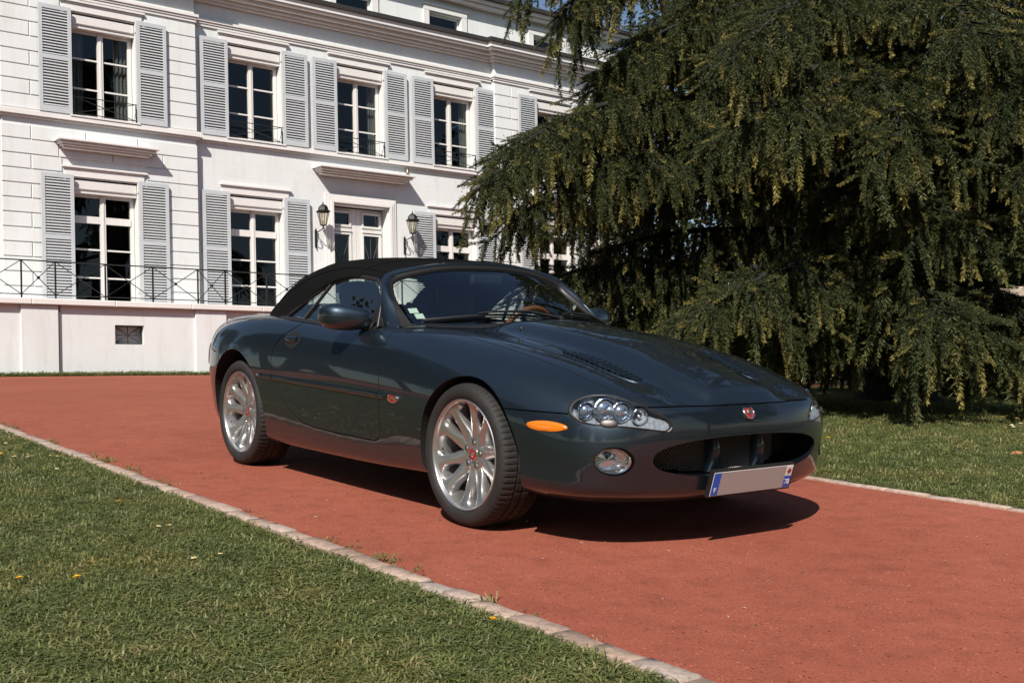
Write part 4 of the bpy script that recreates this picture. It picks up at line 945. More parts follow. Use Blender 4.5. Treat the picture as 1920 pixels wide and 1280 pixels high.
# ---- cabin
mb = MB(); rows = []
for y in np.linspace(-.66, .66, 21): rows.append([(-.56 - .35 * (abs(y) / .66) ** 2.4, y, .935), (-.78 - .14 * (abs(y) / .66) ** 2, y, .950), (-.98, y, .935 + (.03 if .2 < y < .55 else 0)), (-1.03, y, .86), (-1.0, y, .5)])
mb.grid(rows).build('dashboard', M_CAB, CAR, smooth=40)
for sg in (-1, 1):
    mb = MB(); rows = []
    for k, (x, z, w, d) in enumerate(((-1.86, .52, .24, .10), (-1.90, .70, .25, .11), (-1.95, .88, .235, .10), (-1.985, .965, .20, .085), (-2.0, .99, .12, .06), (-2.005, 1.015, .115, .055), (-2.01, 1.04, .135, .06), (-2.02, 1.10, .145, .065), (-2.03, 1.16, .135, .06), (-2.035, 1.19, .09, .04), (-2.036, 1.20, .01, .01))):
        rows.append([(x + d * math.copysign(abs(math.cos(t)) ** .6, math.cos(t)) * .5 + .12, sg * .36 + w * math.copysign(abs(math.sin(t)) ** .6, math.sin(t)), z) for t in np.linspace(0, 2 * math.pi, 25)])
    mb.grid(rows).build('seat_back', M_LEATH, CAR, smooth=70)
    MB().bbox(sg * .36 - .24, sg * .36 + .24, -1.90 + .0, -1.35, .44, .60, .03).build('seat_cushion', M_LEATH, CAR).data.transform(Matrix(((0, 1, 0, 0), (1, 0, 0, 0), (0, 0, 1, 0), (0, 0, 0, 1))))
mb = MB(); rows = []
for y in np.linspace(-.66, .66, 17): rows.append([(-2.08, y, .55), (-2.20, y, .93 + .03 * math.cos(y * 9)), (-2.26, y, .975 + .02 * math.cos(y * 9)), (-2.40, y, .985), (-2.68, y, .96)])
mb.grid(rows).build('rear_seat', M_CREAM, CAR, smooth=60)
for sg in (-1, 1): MB().box(-2.1, -1.0, sg * .695 - .012, sg * .695 + .004, .72, .915).build('door_card', M_CREAM, CAR)
sw = MB(); SWM = Matrix.Translation((-1.12, .36, .875)) @ Matrix.Rotation(math.radians(-66), 4, 'Y')
rows = [[SWM @ Vector(((.185 + .017 * math.cos(b)) * math.cos(a), (.185 + .017 * math.cos(b)) * math.sin(a), .017 * math.sin(b))) for b in np.linspace(0, 2 * math.pi, 13)] for a in np.linspace(0, 2 * math.pi, 49)]
SWO = sw.grid(rows).build('steering_wheel', M_WOOD, CAR, smooth=180)
hb = MB(); hb.lathe([(.0001, .02), (.06, .018), (.075, 0), (.06, -.03)], 20, SWM)
for a in (0, math.pi * .55, -math.pi * .55): hb.beam(SWM @ Vector((0, 0, 0)), SWM @ Vector((-.175 * math.cos(a), .175 * math.sin(a), 0)), .04, .02)
hb.build('hub', M_CAB, SWO, smooth=40)
MB().bbox(-.11, .11, -.03, .0, -.028, .028, .01, Matrix.Translation((-1.06, 0, 1.205)) @ Matrix.Rotation(math.pi / 2, 4, 'Z')).build('interior_mirror', M_BLACK, CAR)
# ---- wheels
def make_wheel():
    mb = MB(); ns = 120; out = lambda r, a, w: (r * math.cos(a), -w, r * math.sin(a))
    mb.lathe([(.2655, -.014), (.2665, -.003), (.262, .001), (.257, -.001), (.253, -.008), (.250, -.020), (.246, -.034), (.238, -.075), (.236, -.215), (.262, -.235)], 96, Matrix.Rotation(math.pi / 2, 4, 'X'))
    W_ = [(.060, -.060, .030), (.085, -.060, .032), (.105, -.057, .0335), (.13, -.050, .0305), (.16, -.041, .0255), (.19, -.033, .0235), (.212, -.027, .0260), (.229, -.022, .0330), (.241, -.019, .0480), (.2495, -.018, .0680)]
    for k in range(10):
        a0 = 2 * math.pi * (k + .5) / 10 + (.040 if k % 2 else -.040); rows = []
        for r, w, hw in W_:
            row = []
            for e, dw in ((-1.12, -.050), (-1.06, -.016), (-.86, -.004), (-.45, .000), (.45, .000), (.86, -.004), (1.06, -.016), (1.12, -.050)):
                a = a0 + math.atan2(e * hw, r); rr = min(r / math.cos(a - a0), .2515); row.append(out(rr, a, w + dw))
            rows.append(row)
        mb.grid(rows)
    mb.lathe([(.2505, -.034), (.2495, -.024), (.246, -.0215)], 96, Matrix.Rotation(math.pi / 2, 4, 'X'))
    mb.lathe([(.084, -.085), (.085, -.066), (.080, -.061), (.045, -.059), (.040, -.062), (.0001, -.062)], 48, Matrix.Rotation(math.pi / 2, 4, 'X'))
    w = mb.build('wheel', M_ALLOY, None, smooth=42)
    # tyre with a cut tread
    prof = [(.262,-.012),(.2685,-.002),(.276,.006),(.292,.0105),(.308,.0100),(.320,.005),(.330,-.004),(.3375,-.018),(.3405,-.032),(.3425,-.050),(.3428,-.066),(.335,-.068),(.335,-.077),(.3432,-.079),(.3434,-.112),(.335,-.114),(.335,-.124),(.3434,-.126),(.3432,-.160),(.335,-.162),(.335,-.171),(.3428,-.173),(.3405,-.208),(.330,-.235),(.308,-.249),(.276,-.245),(.262,-.23)]
    n = 288; tb = MB(); i0 = 0
    for pi, (r, h) in enumerate(prof):
        for a in range(n):
            t = 2 * math.pi * a / n; rr = r
            if 7 <= pi <= 9 or 21 <= pi <= 22: rr = r - (.0055 if a % 4 == 0 else 0)
            if 14 == pi or 13 == pi or pi in (17, 18): rr = r - (.004 if (a + 2) % 6 == 0 else 0)
            tb.v.append((rr * math.cos(t), -h, rr * math.sin(t)))
    for j in range(len(prof) - 1):
        for a in range(n): b = (a + 1) % n; tb.f.append((j*n + a, j*n + b, (j+1)*n + b, (j+1)*n + a)); tb.m.append(0)
    tb.build('tyre', M_RUBBER, w, smooth=32)
    RX = Matrix.Rotation(math.pi / 2, 4, 'X')
    c = MB().lathe([(.034, -.063), (.034, -.0555), (.031, -.054), (.028, -.0555)], 32, RX).build('centre_cap', M_CHROME, w, smooth=40)
    MB().lathe([(.0285, -.0558), (.018, -.0545), (.0001, -.0540)], 32, RX).build('cap_enamel', M_RED, c, smooth=60); MB().lathe([(.013, -.0550), (.011, -.0518), (.0001, -.0505)], 7, RX).build('cap_relief', M_CHROME, c, smooth=80)
    for k in range(5):
        a = 2 * math.pi * k / 5 + .3; P = Matrix.Translation((.058 * math.cos(a), 0, .058 * math.sin(a))) @ RX
        hl = MB().lathe([(.0155, -.0575), (.0140, -.0585), (.0138, -.068), (.0001, -.068)], 18, P).build('bolt_recess', M_BLACK, w, smooth=40)
        MB().lathe([(.0105, -.068), (.0105, -.0575), (.0085, -.0555), (.0001, -.0555)], 6, P).build('wheel_nut', M_CHROME, hl)
    MB().lathe([(.075, -.10), (.17, -.115), (.17, -.14), (.07, -.14)], 48, RX).build('brake_disc', M_STEEL, w, smooth=40)
    MB().lathe([(.0001, -.142), (.236, -.142)], 48, RX).build('wheel_shade_disc', M_WELL, w)  # added black disc, paints the shade in the gaps between the spokes
    va = MB().tube([(-.225, .035, -.02), (-.20, .02, -.02)], .004, 6); va.build('valve', M_BLACK, w)
    return w
WH = make_wheel()
for i, (X, sg, rot) in enumerate(((0, -1, .12), (-2.588, -1, -.30), (0, 1, .5), (-2.588, 1, .9))):
    w = WH if i == 0 else copy_tree(WH); w.parent = CAR
    w.matrix_basis = Matrix.Translation((X, sg * .868, .3435)) @ (Matrix.Identity(4) if sg < 0 else Matrix.Rotation(math.pi, 4, 'Z')) @ Matrix.Rotation(rot, 4, 'Y')
    cal = MB(); rows = []
    for a in np.linspace(math.radians(25), math.radians(95), 10): rows.append([(X + r * math.cos(a), sg * y, .3435 + r * math.sin(a)) for r, y in ((.10, .80), (.11, .772), (.185, .772), (.19, .80))])
    cal.grid(rows).build('brake_caliper', M_STEEL, CAR, smooth=50)
MB().box(-3.1, .42, -.62, .62, .175, .21).build('underbody', M_WELL, CAR)
for y in (-.42, .42): MB().tube([(-3.3, y, .27), (-3.66, y, .27)], .035, 14).build('exhaust_pipe', M_CHROME, CAR, smooth=50)
# ================================================================== planting
def leaf_mat(name, stops, trans=0.25, tipcol=None, tip_attr=False, rough=0.6, patch_scale=0.0, patch=None):
    m = bpy.data.materials.new(name); m.use_nodes = True; t = m.node_tree; b = t.nodes['Principled BSDF']
    oi = N(t, 'ShaderNodeObjectInfo'); r = ramp(t, oi.outputs['Random'], stops); x = r.outputs[0]
    if patch:
        g = N(t, 'ShaderNodeNewGeometry'); nz = N(t, 'ShaderNodeTexNoise', i_Scale=patch_scale, i_Detail=5.0, i_Roughness=0.65); t.links.new(g.outputs['Position'], nz.inputs['Vector'])
        pr = ramp(t, nz.outputs[0], patch); k = N(t, 'ShaderNodeMixRGB', blend_type='MULTIPLY'); k.inputs[0].default_value = 1; t.links.new(x, k.inputs[1]); t.links.new(pr.outputs[0], k.inputs[2]); x = k.outputs[0]
    if tip_attr:
        at = N(t, 'ShaderNodeAttribute', attribute_name='tip'); at.attribute_type = 'GEOMETRY'
        k = N(t, 'ShaderNodeMixRGB'); t.links.new(at.outputs['Fac'], k.inputs[0]); t.links.new(x, k.inputs[1]); k.inputs[2].default_value = (*tipcol, 1); x = k.outputs[0]
    t.links.new(x, b.inputs['Base Color']); b.inputs['Roughness'].default_value = rough; b.inputs['Specular IOR Level'].default_value = 0.25
    tr = N(t, 'ShaderNodeBsdfTranslucent'); t.links.new(x, tr.inputs[0]); mx = N(t, 'ShaderNodeMixShader'); mx.inputs[0].default_value = trans
    out = t.nodes['Material Output']; t.links.new(b.outputs[0], mx.inputs[1]); t.links.new(tr.outputs[0], mx.inputs[2]); t.links.new(mx.outputs[0], out.inputs[0]); return m
def scatter(name, P, rot, scl, idx, sources, parent=None):
    me = bpy.data.meshes.new(name); n = len(P); me.vertices.add(n); me.vertices.foreach_set('co', np.asarray(P, np.float32).ravel())
    a = me.attributes.new('rot', 'FLOAT_VECTOR', 'POINT'); a.data.foreach_set('vector', np.asarray(rot, np.float32).ravel())
    a = me.attributes.new('scl', 'FLOAT', 'POINT'); a.data.foreach_set('value', np.asarray(scl, np.float32))
    a = me.attributes.new('idx', 'INT', 'POINT'); a.data.foreach_set('value', np.asarray(idx, np.int32))
    me.update(); o = link(name, me, parent)
    ng = bpy.data.node_groups.new(name + '_scatter', 'GeometryNodeTree'); ng.interface.new_socket('Geometry', in_out='INPUT', socket_type='NodeSocketGeometry'); ng.interface.new_socket('Geometry', in_out='OUTPUT', socket_type='NodeSocketGeometry')
    gi = ng.nodes.new('NodeGroupInput'); go = ng.nodes.new('NodeGroupOutput'); ip = ng.nodes.new('GeometryNodeInstanceOnPoints'); jn = ng.nodes.new('GeometryNodeJoinGeometry')
    for s in sources:
        ob = ng.nodes.new('GeometryNodeObjectInfo'); ob.inputs['Object'].default_value = s; ob.inputs['As Instance'].default_value = True; ng.links.new(ob.outputs['Geometry'], jn.inputs[0])
    def attr(nm, ty):
        q = ng.nodes.new('GeometryNodeInputNamedAttribute'); q.data_type = ty; q.inputs['Name'].default_value = nm; return q.outputs['Attribute']
    ng.links.new(gi.outputs[0], ip.inputs['Points']); ng.links.new(jn.outputs[0], ip.inputs['Instance']); ip.inputs['Pick Instance'].default_value = True
    ng.links.new(attr('idx', 'INT'), ip.inputs['Instance Index']); ng.links.new(attr('rot', 'FLOAT_VECTOR'), ip.inputs['Rotation']); ng.links.new(attr('scl', 'FLOAT'), ip.inputs['Scale'])
    ng.links.new(ip.outputs[0], go.inputs[0]); md = o.modifiers.new('scatter', 'NODES'); md.node_group = ng
    return o
def source(name, V, F, mat, tip=None):
    me = bpy.data.meshes.new(name); me.from_pydata(V, [], F); me.materials.append(mat)
    if tip is not None: a = me.attributes.new('tip', 'FLOAT', 'POINT'); a.data.foreach_set('value', np.asarray(tip, np.float32))
    me.update(); return bpy.data.objects.new(name, me)
# ---- the big weeping cedar
M_CEDAR = leaf_mat('cedar_needles', [(0, (.026, .038, .014)), (.5, (.042, .056, .020)), (1, (.070, .082, .029))], .22, (.30, .25, .07), True, .55)
M_BARK = simple('cedar_bark', (.014, .0125, .009), .95, noise=.4, nscale=7, bump=1.0, bscale=22)
def spray(k):
    r = random.Random(100 + k); V = []; F = []; T = []; L = 1.0
    sway = r.uniform(-.10, .10); sway2 = r.uniform(-.1, .1); axis_ = lambda u: Vector((sway * u * u, sway2 * u * u, -L * u))
    def leafy(base, d, ln, w, tp):
        d = d.normalized(); s = d.cross(Vector((r.uniform(-1, 1), r.uniform(-1, 1), r.uniform(-1, 1)))).normalized() * w; i = len(V)
        V.extend([tuple(base), tuple(base + d * ln * .45 + s), tuple(base + d * ln), tuple(base + d * ln * .45 - s)]); F.append((i, i+1, i+2, i+3)); T.extend([tp] * 4)
    n = 38
    for j in range(n):
        u = (j + .5) / n; b = axis_(u); tp = (.05 + max(0, (u - (.25 if k in (1, 4) else .5)) / .5) ** 1.2 * r.uniform(.4, 1.0)) * (1.0 if k in (1, 4) else .42 if k % 2 else .2)
        for q in range(7):
            a = r.uniform(0, 6.283); leafy(b, Vector((math.cos(a), math.sin(a), -r.uniform(.5, 1.7))), r.uniform(.06, .10) * (1.1 - .3 * u), .0088, tp * r.uniform(.5, 1.1))
    for j in range(7):                                   # short side twigs
        u = .05 + .75 * j / 7; b = axis_(u); a = r.uniform(0, 6.283); d = Vector((math.cos(a), math.sin(a), -.9)).normalized(); ln = r.uniform(.12, .24) * (1 - .4 * u)
        for q in range(8):
            f = (q + .5) / 8; p = b + d * ln * f + Vector((0, 0, -.10 * f * f)); tp = f ** 2 * .8 * r.uniform(.3, 1)
            for z in range(3): an = r.uniform(0, 6.283); leafy(p, Vector((math.cos(an), math.sin(an), -r.uniform(.2, 1.2))), r.uniform(.05, .09), .0090, tp * (1.0 if k in (1, 4) else .3))
    for a, b_ in ((0, .35), (.35, .7), (.7, 1.0)):
        p, q = axis_(a), axis_(b_); i = len(V)
        V.extend([tuple(p + Vector((.006, 0, 0))), tuple(p - Vector((.006, 0, 0))), tuple(q - Vector((.004, 0, 0))), tuple(q + Vector((.004, 0, 0)))]); F.append((i, i+1, i+2, i+3)); T.extend([.25] * 4)
    return source('cedar_spray', V, F, M_CEDAR, T)
SPRAYS = [spray(k) for k in range(6)]
TB = (5.3, 15.8); TBZ = float(G(*TB))
CED = thing('weeping_cedar', 'huge weeping cedar with drooping dark green boughs beside the drive', 'tree', Matrix.Translation((TB[0], TB[1], TBZ)))
def view_pt(px, py, d):                                  # a place d metres ahead, sized up on the photograph
    f = 2147.45; cx = (px - 960) / f; cy = (py - 736) / f; r = .018
    return Vector(((cx - r * cy) * d, d, CZ + (-r * cx - cy) * d))
LIMBS = [
 [(1560,150,15.6),(1350,200,14.2),(1180,188,13.2),(1060,225,12.6),(985,268,12.2),(930,335,12.0)],
 [(1560,260,15.6),(1320,285,13.9),(1160,300,13.0),(1055,340,12.5),(985,400,12.2)],
 [(1560,120,15.7),(1380,170,14.9),(1230,185,14.2),(1120,215,13.8),(1050,260,13.4)],
 [(1600,-190,15.7),(1400,-150,14.6),(1250,-110,13.9),(1130,-40,13.4),(1070,30,13.2)],
 [(1580,-40,15.7),(1390,10,14.4),(1260,50,13.7),(1180,110,13.3)],
 [(1620,-300,15.8),(1350,-270,14.8),(1170,-210,14.2),(1070,-120,13.7),(1020,-60,13.5)],
 [(1640,260,15.5),(1620,160,13.0),(1560,118,11.6),(1500,150,10.8),(1440,215,10.4)],
 [(1640,260,15.5),(1600,150,12.6),(1600,125,11.4),(1660,170,10.6),(1700,260,10.2)],
 [(1660,0,15.7),(1590,-30,12.3),(1500,0,11.2),(1420,60,10.7),(1370,120,10.5)],
 [(1700,100,15.6),(1760,50,12.6),(1840,95,11.2),(1910,190,10.6)],
 [(1690,-60,15.7),(1700,-60,12.4),(1760,-20,11.0),(1830,60,10.4)],
 [(1680,220,15.5),(1760,200,12.6),(1850,230,11.3),(1940,320,10.8)],
 [(1640,560,15.4),(1600,480,12.9),(1480,500,11.5),(1370,550,10.9),(1275,618,10.6)],
 [(1640,560,15.4),(1620,475,12.6),(1690,510,11.3),(1760,585,10.7)],
 [(1560,520,15.5),(1290,492,14.3),(1120,500,13.6),(1020,525,13.2)],
 [(1700,470,15.2),(1800,530,12.9),(1890,575,11.9),(1990,650,11.3)],
 [(1640,400,15.4),(1640,330,12.7),(1700,350,11.4),(1770,430,10.8)],
 [(1680,340,15.4),(1790,310,12.8),(1890,350,11.8),(1980,440,11.2)],
 [(1700,200,15.6),(1860,160,13.4),(1990,210,12.5),(2080,320,12.0)],
 [(1650,640,15.4),(1720,590,13.6),(1800,610,12.6),(1850,650,12.2)],
 [(1620,620,15.4),(1520,580,13.6),(1430,600,12.8),(1370,640,12.4)],
 [(1580,440,15.8),(1380,430,15.2),(1240,440,14.8),(1130,470,14.5)],
 [(1600,330,15.9),(1400,330,15.3),(1230,350,14.9),(1100,390,14.6)],
 [(1640,640,15.0),(1640,560,12.8),(1680,580,11.8),(1740,640,11.3)], [(1600,600,15.2),(1540,545,12.8),(1500,560,11.9),(1450,610,11.5)],
 [(1560,560,15.4),(1330,540,14.4),(1200,545,14.0),(1110,575,13.7)], [(1560,600,15.4),(1380,585,14.4),(1250,590,14.0),(1170,612,13.8)],
 [(1700,560,15.2),(1830,590,13.2),(1930,610,12.5),(2020,670,12.0)]]
limbs3 = [[view_pt(*p) for p in L] for L in LIMBS]
rr_ = random.Random(5)
for k in range(20):                                      # the far side and the crown above the picture
    a = rr_.uniform(0.0, 2.5) if k < 11 else rr_.uniform(-1.5, 2.1); z0 = TBZ + (rr_.uniform(2.0, 7.5) if k < 11 else rr_.uniform(7.5, 12.5)); ln = rr_.uniform(4.0, 6.0) if k < 11 else rr_.uniform(3.2, 5.5) * (1 - .35 * (z0 - TBZ - 7) / 6)
    limbs3.append([Vector((TB[0] + math.cos(a) * ln * u, TB[1] + math.sin(a) * ln * u, z0 + .9 * u - 2.4 * u * u)) for u in (0, .3, .55, .8, 1)])
def resample(P, step):
    P = np.array(P); t = np.concatenate([[0], np.cumsum(np.linalg.norm(np.diff(P, axis=0), axis=1))]); n = max(4, int(t[-1] / step))
    k = len(P)
    out = []
    for q in np.linspace(0, t[-1], n):
        i = min(np.searchsorted(t, q, 'right') - 1, k - 2); u = (q - t[i]) / (t[i+1] - t[i]); p0, p1, p2, p3 = P[max(i-1, 0)], P[i], P[i+1], P[min(i+2, k-1)]
        out.append(.5 * (2 * p1 + (p2 - p0) * u + (2*p0 - 5*p1 + 4*p2 - p3) * u*u + (3*p1 - p0 - 3*p2 + p3) * u**3))
    return np.array(out), t[-1]
ORG = Vector((TB[0], TB[1], TBZ)); sp_P = []; sp_R = []; sp_S = []; wood = MB()
def hang(p, out, ln, d=None):
    if rr_.random() < .12: ln *= 1.5
    d = d or Vector((out[0] * rr_.uniform(.05, .35) + rr_.gauss(0, .12), out[1] * rr_.uniform(.05, .35) + rr_.gauss(0, .12), -1)).normalized()
    q = (-d).to_track_quat('Z', 'Y').to_euler(); e = (Matrix.Rotation(rr_.uniform(0, 6.28), 3, 'Z')); m = (-d).to_track_quat('Z', 'Y').to_matrix() @ e
    sp_P.append(tuple(p)); sp_R.append(tuple(m.to_euler())); sp_S.append(ln)
for li, L in enumerate(limbs3):
    path, tot = resample(L, .13); n = len(path); near = li < len(LIMBS)
    wood.tube([Vector(p) - ORG for p in path[::3]] + [Vector(path[-1]) - ORG], list(np.linspace(.075, .006, len(path[::3]) + 1)), 6)
    for i in range(int(n * .16), n):
        f = i / n; t = path[min(i+1, n-1)] - path[max(i-1, 0)]; t = t / (np.linalg.norm(t) + 1e-9); side = np.array([-t[1], t[0], 0.0]); side /= (np.linalg.norm(side) + 1e-9)
        for _ in range(1):
            cd = Vector(t * rr_.uniform(.2, 1.0) + side * rr_.uniform(-1, 1)); cd.z = rr_.uniform(-.45, .12); hang(Vector(path[i]) - ORG + Vector((0, 0, rr_.uniform(.0, .06))), t, rr_.uniform(.22, .42), cd.normalized())
        for _ in range(2): hang(Vector(path[i]) - ORG + Vector((rr_.gauss(0, .05), rr_.gauss(0, .05), rr_.gauss(0, .03))), t, rr_.uniform(.28, .60))
        for sg in (-1, 1):
            if rr_.random() < (.22 if near else .35) + (.35 if near and math.sin(f * 31 + li) > .55 else 0): continue
            d = side * sg * rr_.uniform(.7, 1.0) + t * rr_.uniform(.2, .8); d[2] *= .3; d = d / np.linalg.norm(d)
            ln = rr_.uniform(.45, 1.15) * (1 - .45 * f) * (.6 + min(1, (f - .1) * 3) * .4); m = max(3, int(ln / .10)); pts = []
            for j in range(m + 1):
                u = j / m; p = path[i] + d * ln * u + np.array([0, 0, .10 * u - .62 * ln * u * u]); pts.append(Vector(p) - ORG)
                if j in (1, m // 2, m): hang(pts[-1], d, rr_.uniform(.25, .42), Vector((d[0], d[1], rr_.uniform(-.6, -.1))).normalized())
                if j: hang(pts[-1], d, rr_.uniform(.28, .66) * (1.1 - .25 * u))
            wood.tube([pts[0], pts[m // 2], pts[-1]], [.014, .010, .005], 3, False)
tr = []
for u in np.linspace(0, 1, 12): tr.append(Vector((.25 * math.sin(u * 3), .15 * math.sin(u * 2), -.2 + 13.5 * u)))
tk = MB(); tk.tube(tr, [.62] + list(np.linspace(.48, .08, 11)), 16); TRUNK = tk.build('trunk', M_BARK, CED, smooth=80)
wood.build('limbs', M_BARK, CED, smooth=80, recalc=False)
cr = scatter('crown', sp_P, sp_R, sp_S, [i % 6 for i in range(len(sp_P))], SPRAYS, CED); cr['kind'] = 'stuff'
print('cedar sprays', len(sp_P))
# ---- broad-leaved trees and shrubs further off and behind the viewer
M_LEAF = leaf_mat('tree_leaves', [(0, (.022, .036, .012)), (.5, (.036, .055, .018)), (1, (.06, .075, .026))], .3)
M_LEAF2 = leaf_mat('shrub_leaves', [(0, (.05, .075, .02)), (.6, (.08, .10, .03)), (1, (.12, .13, .04))], .3)
def clump(k, mat, n=42, size=.11):
    r = random.Random(300 + k); V = []; F = []
    for j in range(n):
        c = Vector((r.gauss(0, .3), r.gauss(0, .3), r.gauss(0, .22))); d = Vector((r.gauss(0, 1), r.gauss(0, 1), r.gauss(-.2, .8))).normalized(); s = d.cross(Vector((r.gauss(0, 1), r.gauss(0, 1), r.gauss(0, 1)))).normalized() * size * .32; i = len(V)
        V.extend([tuple(c), tuple(c + d * size * .5 + s), tuple(c + d * size), tuple(c + d * size * .5 - s)]); F.append((i, i+1, i+2, i+3))
    return source('leaf_clump', V, F, mat)
CL = [clump(k, M_LEAF, 46, .17) for k in range(3)]; CL2 = [clump(k + 5, M_LEAF2, 40, .16) for k in range(3)]
def leafy_tree(name, label, cat, x, y, h, r, n, src, trunk=True, group=None):
    z = float(G(x, y)); t = thing(name, label, cat, Matrix.Translation((x, y, z)), group); q = np.random.default_rng(int(abs(x * 31 + y * 17)) + 1)
    lobes = [(q.normal(0, r * .42), q.normal(0, r * .42), h * q.uniform(.38 if trunk else .2, .86), r * q.uniform(.42, .75)) for _ in range(9)]; P = []
    for i in range(n):
        lx, ly, lz, lr = lobes[i % 9]; v = q.normal(0, 1, 3); v /= np.linalg.norm(v); v *= lr * q.uniform(.55, 1.05); P.append((lx + v[0], ly + v[1], max(.15, lz + v[2] * .85)))
    if trunk:
        tb = MB(); tb.tube([Vector((0, 0, -.1)), Vector((.08, .05, h * .3)), Vector((.0, .1, h * .65))], [.04 * r + .1, .03 * r + .08, .05], 10)
        for lx, ly, lz, lr in lobes[:6]: tb.tube([Vector((.05, .05, h * .3)), Vector((lx * .5, ly * .5, lz * .75)), Vector((lx, ly, lz))], [.10, .06, .025], 6)
        tb.build('trunk', M_BARK, t, smooth=80)
    else:
        tb = MB()
        for lx, ly, lz, lr in lobes[:5]: tb.tube([Vector((0, 0, -.05)), Vector((lx * .6, ly * .6, lz * .7)), Vector((lx, ly, lz))], [.03, .02, .008], 5)
        tb.build('stems', M_BARK, t, smooth=80)
    c = scatter('crown', P, q.uniform(0, 6.28, (n, 3)), q.uniform(.7, 1.35, n), q.integers(0, 3, n), src, t); c['kind'] = 'stuff'
for i, (x, y, h, r) in enumerate(((9.5, 33.0, 10.0, 4.6), (15.0, 30.0, 9.0, 4.4), (20.5, 34.0, 12.0, 5.0), (13.0, 42.0, 13.0, 5.2))):
    leafy_tree('background_tree', 'broad dark tree glimpsed far behind the cedar boughs', 'tree', x, y, h, r, 1500, CL, group='trees beyond the cedar')
for i, (x, y, h, r) in enumerate(((11.0, -5.0, 10.5, 3.6), (15.5, 1.0, 11.0, 4.0), (8.5, -13.0, 9.5, 4.0), (2.0, -19.0, 8.0, 4.4), (-6.5, -18.0, 8.0, 4.2), (-14.0, -14.0, 7.5, 4.0), (-18.5, -6.0, 9.5, 4.2), (-20.0, 3.0, 10.0, 4.4), (-21.0, 11.0, 10.0, 4.4), (-26.0, 18.0, 11.0, 4.6), (-31.0, 34.0, 12.0, 5.0), (-22.0, 44.0, 13.0, 5.2), (-40.0, 22.0, 12.0, 5.0))):
    leafy_tree('garden_tree', 'leafy garden tree mirrored in the car and windows', 'tree', x, y, h, r, 1100, CL, group='trees around the garden')
for i, (x, y, h, r) in enumerate(((5.2, 26.8, 1.1, .8), (6.8, 27.2, 1.3, .9), (8.6, 26.0, 1.0, .8), (7.3, 17.2, .5, .5), (8.0, 16.2, .45, .45))):
    leafy_tree('shrub', ('low green shrub growing at the foot of the stone wall' if i < 3 else 'low leafy plant on the ground under the cedar'), 'shrub', x, y, h, r, 90, CL2, False, 'shrubs by the stone wall' if i < 3 else 'plants under the cedar')
# rubble garden wall behind the cedar
M_RUB = simple('rubble_stone', (.40, .32, .25), .9, noise=.35, nscale=6, bump=.8, bscale=18)
GW = thing('garden_wall', 'old rubble stone wall glimpsed through the cedar boughs', 'wall', Matrix.Translation((14.0, 27.6, float(G(14, 27.6)))))
gm = []
for k in range(5):
    q = random.Random(k); m = MB(); m.bbox(-.5, .5, -.5, .5, -.5, .5, .16); 
    m.v = [(a + q.uniform(-.07, .07), b + q.uniform(-.05, .05), c + q.uniform(-.07, .07)) for a, b, c in m.v]; gm.append(m.mesh('stone', M_RUB, smooth=30))
MB().box(-5.6, 9.0, -.10, .25, -.6, 2.35).build('mortar_core', simple('lime_mortar', (.30, .25, .20), .95), GW)
q = random.Random(9); z = -.1; cnt = 0
while z < 2.3:
    hh = q.uniform(.22, .34); x = -5.6
    while x < 4.5:
        ww = q.uniform(.30, .62)
        if cnt < 290:
            o = bpy.data.objects.new('stone', gm[cnt % 5]); COL.objects.link(o); o.parent = GW; o.matrix_basis = Matrix.Translation((x + ww / 2, -.10, z + hh / 2)) @ Matrix.Diagonal((ww - .02, .16, hh - .02, 1)); cnt += 1
        x += ww
    z += hh
# ---- lawn
M_GRASS = leaf_mat('grass_blades', [(0, (.150, .185, .058)), (.45, (.222, .248, .088)), (.8, (.30, .295, .125)), (1, (.44, .38, .21))], .45, patch_scale=2.1, patch=[(.27, (.55, .62, .58)), (.45, (.95, 1.0, .95)), (.58, (1.1, 1.05, 1.0)), (.74, (1.45, 1.22, 1.05))], rough=.5)
M_DRY = leaf_mat('dry_grass', [(0, (.28, .22, .11)), (1, (.42, .34, .19))], .3)
M_CLOVER = leaf_mat('clover_leaves', [(0, (.11, .15, .05)), (1, (.17, .20, .07))], .4)
def tuft(k, n, h, spread, mat, w=.0032):
    r = random.Random(500 + k); V = []; F = []
    for j in range(n):
        b = Vector((r.gauss(0, spread), r.gauss(0, spread), -.004)); a = r.uniform(0, 6.283); lean = r.uniform(.4, 2.0); hh = h * r.uniform(.5, 1.1); d = Vector((math.cos(a), math.sin(a), 0)); s = Vector((-d.y, d.x, 0)) * w * r.uniform(.7, 1.2)
        m = b + d * hh * lean * .3 + Vector((0, 0, hh * .6)); tpt = b + d * hh * lean * .85 + Vector((0, 0, hh * (1.0 - .33 * lean))); i = len(V)
        V.extend([tuple(b - s), tuple(b + s), tuple(m + s * .8), tuple(m - s * .8), tuple(tpt)]); F.extend([(i, i+1, i+2, i+3), (i+3, i+2, i+4)])
    return source('grass_tuft', V, F, mat)
def clover(k):
    r = random.Random(700 + k); V = []; F = []
    for j in range(5):
        c = Vector((r.gauss(0, .016), r.gauss(0, .016), r.uniform(.008, .024)))
        for q in range(3):
            a = q * 2.094 + r.uniform(-.2, .2); d = Vector((math.cos(a), math.sin(a), r.uniform(-.1, .3))) * r.uniform(.008, .012); s = Vector((-d.y, d.x, 0)) * .5; i = len(V)
            V.extend([tuple(c), tuple(c + d * .7 + s), tuple(c + d * 1.05), tuple(c + d * .7 - s)]); F.append((i, i+1, i+2, i+3))
    return source('clover', V, F, M_CLOVER)
